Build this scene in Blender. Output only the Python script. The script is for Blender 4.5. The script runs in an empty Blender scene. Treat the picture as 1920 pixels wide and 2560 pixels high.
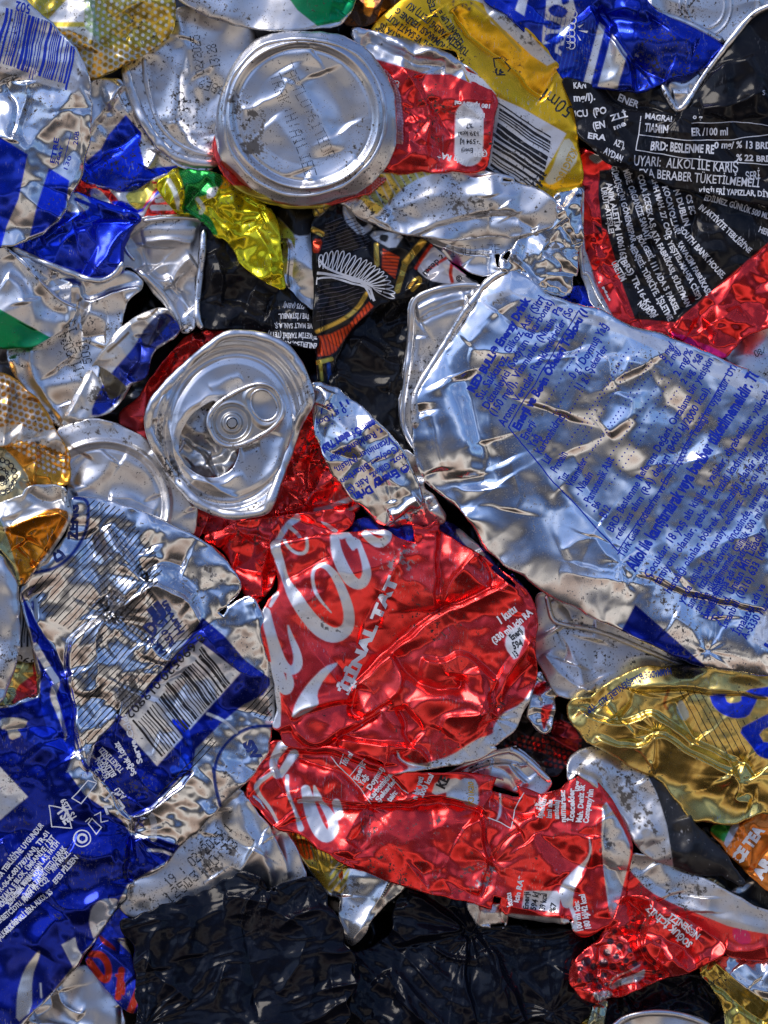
import bpy, math, random
import numpy as np
from mathutils import Vector
from mathutils.geometry import delaunay_2d_cdt

# ---------------------------------------------------------------- units
# plan units: 1 unit = 1/6000 m on the bale face, x to the right, y down, h towards the viewer
U = 1 / 6000.0
DIST = 2.2
MIDZ = 0.60
TILES = {'A1': (0, 0), 'A2': (600, 0), 'A3': (1220, 0), 'B1': (0, 600), 'B2': (600, 600), 'B3': (1220, 600),
         'C1': (0, 1240), 'C2': (600, 1240), 'C3': (1220, 1240), 'D1': (0, 1860), 'D2': (600, 1860), 'D3': (1220, 1860),
         'E1': (720, 480, 1 / 2.765), 'E2': (1000, 650, 1 / 3.318), 'E3': (1400, 1100, 1 / 3.19)}


def T(s):
    """'A1 x,y x,y B2 x,y ...' -> plan points"""
    out = []
    ox = oy = 0
    k = 1.0
    for w in s.split():
        if w in TILES:
            ox, oy = TILES[w][:2]
            k = TILES[w][2] if len(TILES[w]) > 2 else 1 / 2.37
        elif w == 'F':
            ox = oy = 0
            k = 1.1573
        else:
            a, b = w.split(',')
            out.append((ox + float(a) * k, oy + float(b) * k))
    return np.array(out)


def to_world(x, y, h):
    s = (DIST - h * U) / DIST
    return np.stack([(x - 960) * U * s, -h * U + 0 * x, MIDZ + (1280 - y) * U * s], -1)


# ---------------------------------------------------------------- numeric helpers
def chaikin(p, n=1, closed=True):
    p = np.asarray(p, float)
    for _ in range(n):
        if closed:
            q = np.roll(p, -1, 0)
            a = p * .8 + q * .2
            b = p * .2 + q * .8
            p = np.stack([a, b], 1).reshape(-1, 2)
        else:
            a = p[:-1] * .75 + p[1:] * .25
            b = p[:-1] * .25 + p[1:] * .75
            p = np.concatenate([p[:1], np.stack([a, b], 1).reshape(-1, 2), p[-1:]])
    return p


def inside(X, Y, poly):
    r = np.zeros(X.shape, bool)
    n = len(poly)
    for i in range(n):
        x1, y1 = poly[i]
        x2, y2 = poly[(i + 1) % n]
        if y1 == y2:
            continue
        c = ((y1 > Y) != (y2 > Y)) & (X < (x2 - x1) * (Y - y1) / (y2 - y1) + x1)
        r ^= c
    return r


def seg_dist(X, Y, pts, closed=False, side=False):
    D = np.full(X.shape, 1e9)
    S = np.zeros(X.shape)
    TT = np.zeros(X.shape)
    n = len(pts)
    m = n if closed else n - 1
    for i in range(m):
        x1, y1 = pts[i]
        x2, y2 = pts[(i + 1) % n]
        dx, dy = x2 - x1, y2 - y1
        L = dx * dx + dy * dy + 1e-9
        t = np.clip(((X - x1) * dx + (Y - y1) * dy) / L, 0, 1)
        d = np.hypot(X - x1 - t * dx, Y - y1 - t * dy)
        k = d < D
        D = np.where(k, d, D)
        if side:
            S = np.where(k, np.sign(dx * (Y - y1) - dy * (X - x1)), S)
            TT = np.where(k, (i + t) / max(1, m), TT)
    return (D, S, TT) if side else D


def signed(X, Y, poly):
    d = seg_dist(X, Y, poly, True)
    return np.where(inside(X, Y, poly), d, -d)


def _hash(ix, iy, seed):
    h = (ix.astype(np.int64) * 374761393 + iy.astype(np.int64) * 668265263 + seed * 1442695041) & 0x7fffffff
    h = ((h ^ (h >> 13)) * 1274126177) & 0x7fffffff
    return ((h ^ (h >> 16)) & 0xffff) / 65535.0


def vnoise(X, Y, sc, seed):
    x = X / sc + 1000
    y = Y / sc + 1000
    ix = np.floor(x)
    iy = np.floor(y)
    fx = x - ix
    fy = y - iy
    fx = fx * fx * fx * (fx * (fx * 6 - 15) + 10)
    fy = fy * fy * fy * (fy * (fy * 6 - 15) + 10)
    a = _hash(ix, iy, seed)
    b = _hash(ix + 1, iy, seed)
    c = _hash(ix, iy + 1, seed)
    d = _hash(ix + 1, iy + 1, seed)
    return (a + (b - a) * fx + (c - a) * fy + (a - b - c + d) * fx * fy) * 2 - 1


def fbm(X, Y, sc, seed, oc=3, g=.5):
    r = 0
    a = 1
    for i in range(oc):
        c, s = math.cos(i * 1.1 + seed), math.sin(i * 1.1 + seed)
        r = r + a * vnoise(X * c - Y * s, X * s + Y * c, sc, seed + i * 17)
        sc *= .5
        a *= g
    return r


def blur(A, s):
    if s <= 0:
        return A
    r = max(1, int(math.ceil(s * 2.5)))
    k = np.exp(-np.arange(-r, r + 1) ** 2 / (2 * s * s))
    k /= k.sum()
    P = np.pad(A, ((r, r), (0, 0)), 'edge')
    B = sum(k[i] * P[i:i + A.shape[0]] for i in range(2 * r + 1))
    P = np.pad(B, ((0, 0), (r, r)), 'edge')
    return sum(k[i] * P[:, i:i + A.shape[1]] for i in range(2 * r + 1))


def sample(A, fx, fy):
    fx = np.clip(fx, 0, A.shape[1] - 1.001)
    fy = np.clip(fy, 0, A.shape[0] - 1.001)
    ix = fx.astype(int)
    iy = fy.astype(int)
    u = fx - ix
    v = fy - iy
    return (A[iy, ix] * (1 - u) * (1 - v) + A[iy, ix + 1] * u * (1 - v) + A[iy + 1, ix] * (1 - u) * v + A[iy + 1, ix + 1] * u * v)


def facets(w, h, s, seed, an=1.0, ang=0.0):
    """crumpled sheet: flat facets between random points (grid of w x h samples, facet size s samples).
    an > 1 stretches the facets along direction ang, as a sheet folded mostly one way"""
    rnd = np.random.RandomState(seed & 0xffff)
    pad = int(s * 1.5) + 2
    ca, sa = math.cos(ang), math.sin(ang)
    R = math.hypot(w, h) / 2 + pad
    n = int(2 * R / s) + 1
    m = int(2 * R / (s * an)) + 1
    gx, gy = np.meshgrid(np.arange(m + 1), np.arange(n + 1))
    px = ((gx + rnd.uniform(-.33, .33, gx.shape)).ravel() / m * 2 - 1) * R
    py = ((gy + rnd.uniform(-.45, .45, gy.shape)).ravel() / n * 2 - 1) * R
    x = px * ca - py * sa + w / 2
    y = px * sa + py * ca + h / 2
    z = rnd.uniform(-1, 1, x.shape)
    k = (x > -pad) & (x < w + pad) & (y > -pad) & (y < h + pad)
    # keep the hull well outside
    k = (x > -3 * pad - s * an) & (x < w + 3 * pad + s * an) & (y > -3 * pad - s * an) & (y < h + 3 * pad + s * an)
    x, y, z = x[k], y[k], z[k]
    vs, es, fs, ov, oe, of = delaunay_2d_cdt([Vector((float(a), float(b))) for a, b in zip(x, y)], [], [], 0, 1e-6)
    zz = [z[o[0]] if o else 0 for o in ov]
    A = np.zeros((h, w))
    for f in fs:
        (x1, y1), (x2, y2), (x3, y3) = [vs[i] for i in f]
        z1, z2, z3 = [zz[i] for i in f]
        a0 = max(0, int(math.floor(min(x1, x2, x3))))
        a1 = min(w - 1, int(math.ceil(max(x1, x2, x3))))
        b0 = max(0, int(math.floor(min(y1, y2, y3))))
        b1 = min(h - 1, int(math.ceil(max(y1, y2, y3))))
        if a1 < a0 or b1 < b0:
            continue
        det = (y2 - y3) * (x1 - x3) + (x3 - x2) * (y1 - y3)
        if abs(det) < 1e-6:
            continue
        gx, gy = np.meshgrid(np.arange(a0, a1 + 1), np.arange(b0, b1 + 1))
        u = ((y2 - y3) * (gx - x3) + (x3 - x2) * (gy - y3)) / det
        v = ((y3 - y1) * (gx - x3) + (x1 - x3) * (gy - y3)) / det
        t = 1 - u - v
        k = (u >= -1e-6) & (v >= -1e-6) & (t >= -1e-6)
        sub = A[b0:b1 + 1, a0:a1 + 1]
        sub[k] = (u * z1 + v * z2 + t * z3)[k]
    return A


def fans(spec, seed=1):
    """star creases running out from pinched points: (centre, height, reach, number of creases)"""
    def f(X, Y):
        H = 0
        for i, (c, a, R, k) in enumerate(spec):
            dx, dy = X - c[0], Y - c[1]
            r = np.hypot(dx, dy)
            th = np.arctan2(dy, dx) + .25 * vnoise(X, Y, R * .8, seed + i)
            u, v = np.cos(th) * k, np.sin(th) * k
            n = vnoise(u * 10, v * 10 + r * .02, 6.0, seed + 7 * i) + .5 * vnoise(u * 10, v * 10, 2.6, seed + 9 * i)
            reach = R * (.35 + .9 * np.clip(.5 + .8 * vnoise(u * 10, v * 10, 9.0, seed + 11 * i), 0, 1))
            H = H + .5 * a * (.6 - np.sqrt(n * n + .006)) * np.exp(-(r / reach) ** 1.3) * (r / (r + 14))
            H = H - a * .35 * np.exp(-r / (R * .2))
        return H
    return f


# ---------------------------------------------------------------- colours: linear rgb + metal amount
SIL = (.72, .72, .73, 1)
MAT = (.62, .62, .63, .75)
WHT = (.60, .62, .66, .15)
PWH = (.66, .68, .72, .55)
RED = (.94, .047, .044, .88)
DRED = (.50, .010, .04, .93)
BLU = (.008, .042, .70, .85)
DBL = (.005, .018, .30, .90)
NAVY = (.006, .018, .16, .8)
YEL = (.84, .47, .012, .8)
LIME = (.72, .62, .01, .8)
GOLD = (.88, .62, .17, 1)
OLIV = (.62, .47, .10, .9)
ORG = (.78, .30, .03, .9)
GRN = (.005, .27, .06, .8)
BLK = (.010, .010, .012, .0)
INK = (.012, .013, .018, .0)
PNK = (.80, .02, .16, .8)

COL = bpy.context.scene.collection
GRID = 2.5


def mesh_object(name, verts, quads=None, tris=None, mat=None, parent=None, colors=None, smooth=True, mats=None):
    me = bpy.data.meshes.new(name)
    nq = 0 if quads is None else len(quads)
    nt = 0 if tris is None else len(tris)
    me.vertices.add(len(verts))
    me.vertices.foreach_set('co', np.asarray(verts, np.float32).ravel())
    loops = []
    if nq:
        loops.append(np.asarray(quads, np.int32).ravel())
    if nt:
        loops.append(np.asarray(tris, np.int32).ravel())
    loops = np.concatenate(loops)
    me.loops.add(len(loops))
    me.loops.foreach_set('vertex_index', loops)
    st = np.concatenate([np.arange(nq) * 4, nq * 4 + np.arange(nt) * 3]).astype(np.int32)
    me.polygons.add(nq + nt)
    me.polygons.foreach_set('loop_start', st)
    me.polygons.foreach_set('use_smooth', np.full(nq + nt, smooth))
    if mats is not None:
        for m in mats[0]:
            me.materials.append(m)
        me.polygons.foreach_set('material_index', np.asarray(mats[1], np.int32))
    elif mat:
        me.materials.append(mat)
    me.update(calc_edges=True)
    if colors is not None:
        at = me.attributes.new('print', 'FLOAT_COLOR', 'POINT')
        at.data.foreach_set('color', np.asarray(colors, np.float32).ravel())
    me.validate()
    ob = bpy.data.objects.new(name, me)
    COL.objects.link(ob)
    if parent is not None:
        ob.parent = parent
    return ob


ALL = []


class Sheet:
    """one crushed skin: outline in plan, height map, print"""

    def __init__(s, poly, z, seed=1, size=60, amp=12, soft=1.2, warp=10, an=1.0, ang=0.0, fine=.25, und=8, roll=4, dome=4,
                 tilt=(0, 0), folds=(), dents=(), radial=None, sharp=0, grow=5, color=SIL, depth=150, holes=(), extra=None,
                 grid=GRID, foldk=1.0):
        s.g = grid
        poly = np.asarray(poly, float)
        if not sharp:
            poly = chaikin(poly, 2)
        # densify and roughen the outline a little
        q = []
        for i in range(len(poly)):
            a, b = poly[i], poly[(i + 1) % len(poly)]
            n = max(1, int(np.hypot(*(b - a)) / 14))
            for t in range(n):
                q.append(a + (b - a) * t / n)
        poly = np.array(q)
        ar = 0.5 * np.sum(poly[:, 0] * np.roll(poly[:, 1], -1) - np.roll(poly[:, 0], -1) * poly[:, 1])
        tan = np.roll(poly, -1, 0) - np.roll(poly, 1, 0)
        nrm = np.stack([tan[:, 1], -tan[:, 0]], 1) / (np.hypot(tan[:, 0], tan[:, 1])[:, None] + 1e-9)
        if ar < 0:
            nrm = -nrm
        wob = fbm(poly[:, 0], poly[:, 1], 38, seed + 5, 3) * (0 if sharp == 2 else 3.2)
        poly = poly + nrm * (grow + wob)[:, None]
        s.poly = poly
        x0, y0 = poly.min(0) - 4 * grid
        x1, y1 = poly.max(0) + 4 * grid
        s.x0, s.y0 = x0, y0
        s.w = w = int((x1 - x0) / grid) + 2
        s.h = h = int((y1 - y0) / grid) + 2
        X, Y = np.meshgrid(x0 + np.arange(w) * grid, y0 + np.arange(h) * grid)
        s.X, s.Y = X, Y
        sd = signed(X, Y, poly)
        d = np.maximum(sd, 0)
        s.sd = sd
        fine = fine * .55
        if amp > 4:
            size = size * 1.25
            amp = amp * 1.3
        fwx = fbm(X, Y, 55, seed + 61, 2) * 5
        fwy = fbm(X, Y, 55, seed + 63, 2) * 5
        wx = fbm(X, Y, 70, seed + 11, 3) * warp / grid
        wy = fbm(X, Y, 70, seed + 23, 3) * warp / grid
        ix, iy = np.meshgrid(np.arange(w), np.arange(h))
        H = np.zeros_like(X)
        if amp:
            f1 = facets(w, h, size / grid, seed * 7 + 1, an, ang)
            f2 = facets(w, h, size * .45 / grid, seed * 7 + 2, an, ang + .5)
            f1 = sample(f1, ix + wx, iy + wy)
            f2 = sample(f2, ix + wx * .7, iy - wy * .7)
            # where the sheet is crushed hard and where it stays almost flat
            m = np.clip(.55 + .75 * fbm(X, Y, size * 2.2, seed + 31, 2), .12, 1.3)
            H += blur(f1 * amp + f2 * amp * fine * 1.4 * m, soft * .75)
            f3 = facets(w, h, size * .2 / grid, seed * 7 + 3)
            H += blur(sample(f3, ix - wx, iy + wy * .6), .8) * amp * fine * .32 * m * m
        H += und * fbm(X, Y, 130, seed + 41, 2)
        H += dome * (1 - np.exp(-d / 55.0))
        cx, cy = poly.mean(0)
        H += (X - cx) * tilt[0] + (Y - cy) * tilt[1]
        for fo in folds:
            pts, kind, a, wd = fo
            a = a * foldk
            pts = chaikin(pts, 2, False)
            D, Sg, TT = seg_dist(X + fwx, Y + fwy, pts, side=True)
            D = np.sqrt(D * D + 2.5) - 1.58
            taper = np.clip(np.minimum(TT, 1 - TT) * 6, 0, 1)
            taper = taper * taper * (3 - 2 * taper)
            if kind == 'r':
                H += 1.1 * a * taper * np.exp(-D / (wd * np.where(Sg > 0, 2.6, 1.2)))
            elif kind == 'v':
                H -= a * taper * np.exp(-D / (wd * np.where(Sg > 0, 1.2, 2.6)))
            elif kind == 'g':
                H += .85 * a * taper * np.exp(-(D / (wd * np.where(Sg > 0, 2.4, 1.25))) ** 1.7)
            elif kind == 's':       # overlapping fold: one side stands proud and slopes away over a long run
                t_ = 1 - np.exp(-(D / 3.4) ** 2)
                H += a * taper * np.where(Sg > 0, t_ * np.exp(-D / (wd * 2.6)), -.4 * t_ * np.exp(-D / (wd * 1.2)))
        for pl, dp, wd in dents:
            sdd = signed(X, Y, chaikin(pl, 2))
            H -= dp / (1 + np.exp(-np.clip(sdd / wd, -30, 30)))
        if radial is not None:
            for (rx0, ry0, ra, rb, rang, prof) in radial:
                c, sn = math.cos(rang), math.sin(rang)
                u = ((X - rx0) * c + (Y - ry0) * sn) / ra
                v = (-(X - rx0) * sn + (Y - ry0) * c) / rb
                rr = np.hypot(u, v) + .006 * vnoise(u * 100, v * 100, 60, seed + 3)
                H += np.interp(rr, [p[0] for p in prof], [p[1] for p in prof])
        if extra is not None:
            H += extra(X, Y)
        if sharp != 2 and grid < 5:
            H += vnoise(X, Y, 85, seed + 71) * 13 * np.exp(-d / 20.0) + vnoise(X, Y, 30, seed + 73) * 4 * np.exp(-d / 9.0)
        if roll:
            rr = np.maximum(roll - d, 0)
            H -= roll - np.sqrt(np.maximum(roll * roll - rr * rr, 0))
        s.H = H + z
        s.depth = depth
        s.holes = holes
        s.C = np.zeros(X.shape + (4,))
        s.C[:] = color
        ALL.append(s)

    # ---- print
    def _box(s, pts, m):
        x0, y0 = pts.min(0) - m
        x1, y1 = pts.max(0) + m
        a0 = max(0, int((x0 - s.x0) / s.g))
        a1 = min(s.w, int((x1 - s.x0) / s.g) + 2)
        b0 = max(0, int((y0 - s.y0) / s.g))
        b1 = min(s.h, int((y1 - s.y0) / s.g) + 2)
        return slice(b0, max(b0, b1)), slice(a0, max(a0, a1))

    def _put(s, sl, al, col):
        al = np.clip(al, 0, 1)[..., None]
        s.C[sl] = s.C[sl] * (1 - al) + np.array(col) * al

    def fill(s, pts, col, smooth=1, mask=None):
        pts = np.asarray(pts, float)
        if smooth:
            pts = chaikin(pts, smooth)
        sl = s._box(pts, 6)
        X, Y = s.X[sl], s.Y[sl]
        if X.size == 0:
            return s
        al = signed(X, Y, pts) / s.g + .5
        if mask is not None:
            al = np.clip(al, 0, 1) * mask(X, Y)
        s._put(sl, al, col)
        return s

    def stroke(s, pts, w, col, smooth=2):
        """line of print; w a number or one width per point"""
        pts = np.asarray(pts, float)
        ww = np.full(len(pts), float(w)) if np.isscalar(w) else np.asarray(w, float)
        P = np.column_stack([pts, ww])
        for _ in range(smooth):
            a = P[:-1] * .75 + P[1:] * .25
            b = P[:-1] * .25 + P[1:] * .75
            P = np.concatenate([P[:1], np.stack([a, b], 1).reshape(-1, 3), P[-1:]])
        sl = s._box(P[:, :2], P[:, 2].max() + 5)
        X, Y = s.X[sl], s.Y[sl]
        if X.size == 0:
            return s
        best = np.full(X.shape, -1e9)
        for i in range(len(P) - 1):
            x1, y1, w1 = P[i]
            x2, y2, w2 = P[i + 1]
            dx, dy = x2 - x1, y2 - y1
            t = np.clip(((X - x1) * dx + (Y - y1) * dy) / (dx * dx + dy * dy + 1e-9), 0, 1)
            dd = np.hypot(X - x1 - t * dx, Y - y1 - t * dy)
            best = np.maximum(best, (w1 + (w2 - w1) * t) / 2 - dd)
        s._put(sl, best / s.g + .5, col)
        return s

    def hatch(s, pts, ang, pitch, w, col, wobble=3):
        a = math.radians(ang)

        def m(X, Y):
            q = -X * math.sin(a) + Y * math.cos(a) + wobble * fbm(X, Y, 60, 77, 2)
            q = np.abs((q / pitch) % 1 - .5) * pitch
            return np.clip((w / 2 - (pitch / 2 - q)) / s.g + .5, 0, 1)
        return s.fill(pts, col, 0, m)

    def dots(s, pts, ang, pitch, r, col):
        a = math.radians(ang)

        def m(X, Y):
            u = (X * math.cos(a) + Y * math.sin(a) + 3 * vnoise(X, Y, 60, 5)) / pitch
            v = (-X * math.sin(a) + Y * math.cos(a) + 3 * vnoise(X, Y, 60, 6)) / pitch
            row = np.floor(v)
            u = u + .5 * (row % 2)
            rr = r(X, Y) if callable(r) else r
            return np.clip((rr - np.hypot(u % 1 - .5, v % 1 - .5) * pitch) / s.g + .5, 0, 1)
        return s.fill(pts, col, 0, m)

    def grime(s, pts, amount=.5, col=(.055, .045, .035, 0), sc=14):
        seed = int(abs(float(np.asarray(pts)[0][0]))) % 97

        def m(X, Y):
            soft_edge = np.clip(signed(X, Y, np.asarray(pts, float)) / 30, 0, 1)
            n = .5 + .5 * fbm(X, Y, sc, seed, 4, .75)
            big_ = .5 + .5 * fbm(X, Y, 60, seed + 5, 2)
            return np.clip((n * .6 + big_ * .4 - (1.02 - amount * .8 * soft_edge)) * 9, 0, .92)
        return s.fill(pts, col, 0, m)

    def height(s, x, y):
        return sample(s.H, (np.asarray(x) - s.x0) / s.g, (np.asarray(y) - s.y0) / s.g)

    # ---- mesh
    def build(s, name, mat, parent):
        g = s.g
        cx = s.X[:-1, :-1] + g / 2
        cy = s.Y[:-1, :-1] + g / 2
        keep = sample(s.sd, (cx - s.x0) / g, (cy - s.y0) / g) > 0
        holes = [chaikin(hh, 2) for hh in s.holes]
        for hh in holes:
            keep &= ~inside(cx, cy, hh)
        X, Y = s.X.copy(), s.Y.copy()
        idx = np.arange(s.w * s.h).reshape(s.h, s.w)
        f = np.stack([idx[:-1, :-1], idx[1:, :-1], idx[1:, 1:], idx[:-1, 1:]], -1)[keep]
        e = np.concatenate([f[:, [0, 1]], f[:, [1, 2]], f[:, [2, 3]], f[:, [3, 0]]])
        key = np.sort(e, 1)
        key = key[:, 0].astype(np.int64) * (s.w * s.h) + key[:, 1]
        _, inv, cnt = np.unique(key, return_inverse=True, return_counts=True)
        be = e[cnt[inv] == 1]
        bv = np.unique(be)
        xf, yf = X.ravel(), Y.ravel()
        bx, by = xf[bv], yf[bv]
        best = np.full(len(bv), 1e9)
        nx, ny = bx.copy(), by.copy()
        for pl in [s.poly] + holes:
            for i in range(len(pl)):
                x1, y1 = pl[i]
                x2, y2 = pl[(i + 1) % len(pl)]
                dx, dy = x2 - x1, y2 - y1
                t = np.clip(((bx - x1) * dx + (by - y1) * dy) / (dx * dx + dy * dy + 1e-9), 0, 1)
                px, py = x1 + t * dx, y1 + t * dy
                dd = np.hypot(bx - px, by - py)
                k = dd < best
                best = np.where(k, dd, best)
                nx = np.where(k, px, nx)
                ny = np.where(k, py, ny)
        k = best < 2 * g
        xf[bv[k]] = nx[k]
        yf[bv[k]] = ny[k]
        hf = s.H.ravel()
        used, inv2 = np.unique(f, return_inverse=True)
        f = inv2.reshape(f.shape)
        remap = np.full(s.w * s.h, -1)
        remap[used] = np.arange(len(used))
        vx, vy, vh = xf[used], yf[used], hf[used]
        cc = s.C.reshape(-1, 4)[used]
        be = remap[be]
        bvn = np.unique(be)
        n0 = len(used)
        ring = np.full(n0, -1)
        ring[bvn] = np.arange(len(bvn))
        a, b = be[:, 0], be[:, 1]
        V = [np.stack([vx, vy, vh], 1)]
        Q = [f]
        prev = None
        base = n0
        for kk, (dz, inn) in enumerate([(4, .0), (s.depth * .4, 0.), (s.depth, 0.)]):
            V.append(np.stack([vx[bvn], vy[bvn], vh[bvn] - dz], 1))
            cura, curb = base + ring[a], base + ring[b]
            if prev is None:
                Q.append(np.stack([b, a, cura, curb], 1))
            else:
                Q.append(np.stack([prev[1], prev[0], cura, curb], 1))
            prev = (cura, curb)
            base += len(bvn)
            cc = np.concatenate([cc, cc[bvn] if False else cc[:n0][bvn]])
        V = np.concatenate(V)
        P = to_world(V[:, 0], V[:, 1], V[:, 2])
        org = np.array(parent.location) if parent is not None else np.zeros(3)
        return mesh_object(name, P - org, np.concatenate(Q), None, mat, parent, cc)


def drape(sheet, tri, off, clip=True, warp=0, maxe=9.0):
    """tri: (n,3,2) plan triangles laid on the sheet"""
    tri = np.asarray(tri, float)
    for _ in range(9):
        e = np.roll(tri, -1, 1) - tri
        L = np.hypot(e[..., 0], e[..., 1])
        m = L.max(1)
        big = m > maxe
        if not big.any():
            break
        t = tri[big]
        k = L[big].argmax(1)
        r = np.arange(len(t))
        a, b, c = t[r, k], t[r, (k + 1) % 3], t[r, (k + 2) % 3]
        mid = (a + b) / 2
        tri = np.concatenate([tri[~big], np.stack([a, mid, c], 1), np.stack([mid, b, c], 1)])
    x, y = tri[..., 0], tri[..., 1]
    if warp:
        x = x + warp * fbm(x, y, 45, 3, 2)
        y = y + warp * fbm(x, y, 45, 9, 2)
    if clip:
        sd = sample(s_sd(sheet), (x - sheet.x0) / sheet.g, (y - sheet.y0) / sheet.g)
        k = sd.min(1) > 2.0
        x, y = x[k], y[k]
    return x, y, sheet.height(x, y) + off


def s_sd(sh):
    return sh.sd


def flat_mesh(name, parts, mat, parent):
    X = np.concatenate([p[0].ravel() for p in parts])
    Y = np.concatenate([p[1].ravel() for p in parts])
    H = np.concatenate([p[2].ravel() for p in parts])
    if not len(X):
        return None
    P = to_world(X, Y, H) - np.array(parent.location)
    tr = np.arange(len(X)).reshape(-1, 3)
    # wind every face towards the viewer
    a, b, c = P[tr[:, 0]], P[tr[:, 1]], P[tr[:, 2]]
    n = np.cross(b - a, c - a)
    fl = n[:, 1] > 0
    tr[fl] = tr[fl][:, ::-1]
    return mesh_object(name, P, None, tr, mat, parent, smooth=False)


# ---------------------------------------------------------------- lettering
TEXTS = []      # (cache key)
_glyph = {}


def text_tris(body, bold=0.0):
    k = (body, bold)
    return _glyph[k]


def prepare_texts(keys):
    obs = []
    for body, bold in keys:
        cu = bpy.data.curves.new('text', 'FONT')
        cu.body = body
        cu.size = 1.0
        cu.offset = bold + .010
        cu.resolution_u = 2
        ob = bpy.data.objects.new('text', cu)
        COL.objects.link(ob)
        obs.append((ob, body, bold))
    dg = bpy.context.evaluated_depsgraph_get()
    dg.update()
    for ob, body, bold in obs:
        me = ob.evaluated_get(dg).to_mesh()
        me.calc_loop_triangles()
        n = len(me.vertices)
        co = np.zeros(n * 3, np.float32)
        me.vertices.foreach_get('co', co)
        co = co.reshape(-1, 3)[:, :2]
        t = np.zeros(len(me.loop_triangles) * 3, np.int32)
        me.loop_triangles.foreach_get('vertices', t)
        _glyph[(body, bold)] = co[t.reshape(-1, 3)].astype(float)
    for ob, body, bold in obs:
        cu = ob.data
        bpy.data.objects.remove(ob)
        bpy.data.curves.remove(cu)


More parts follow.
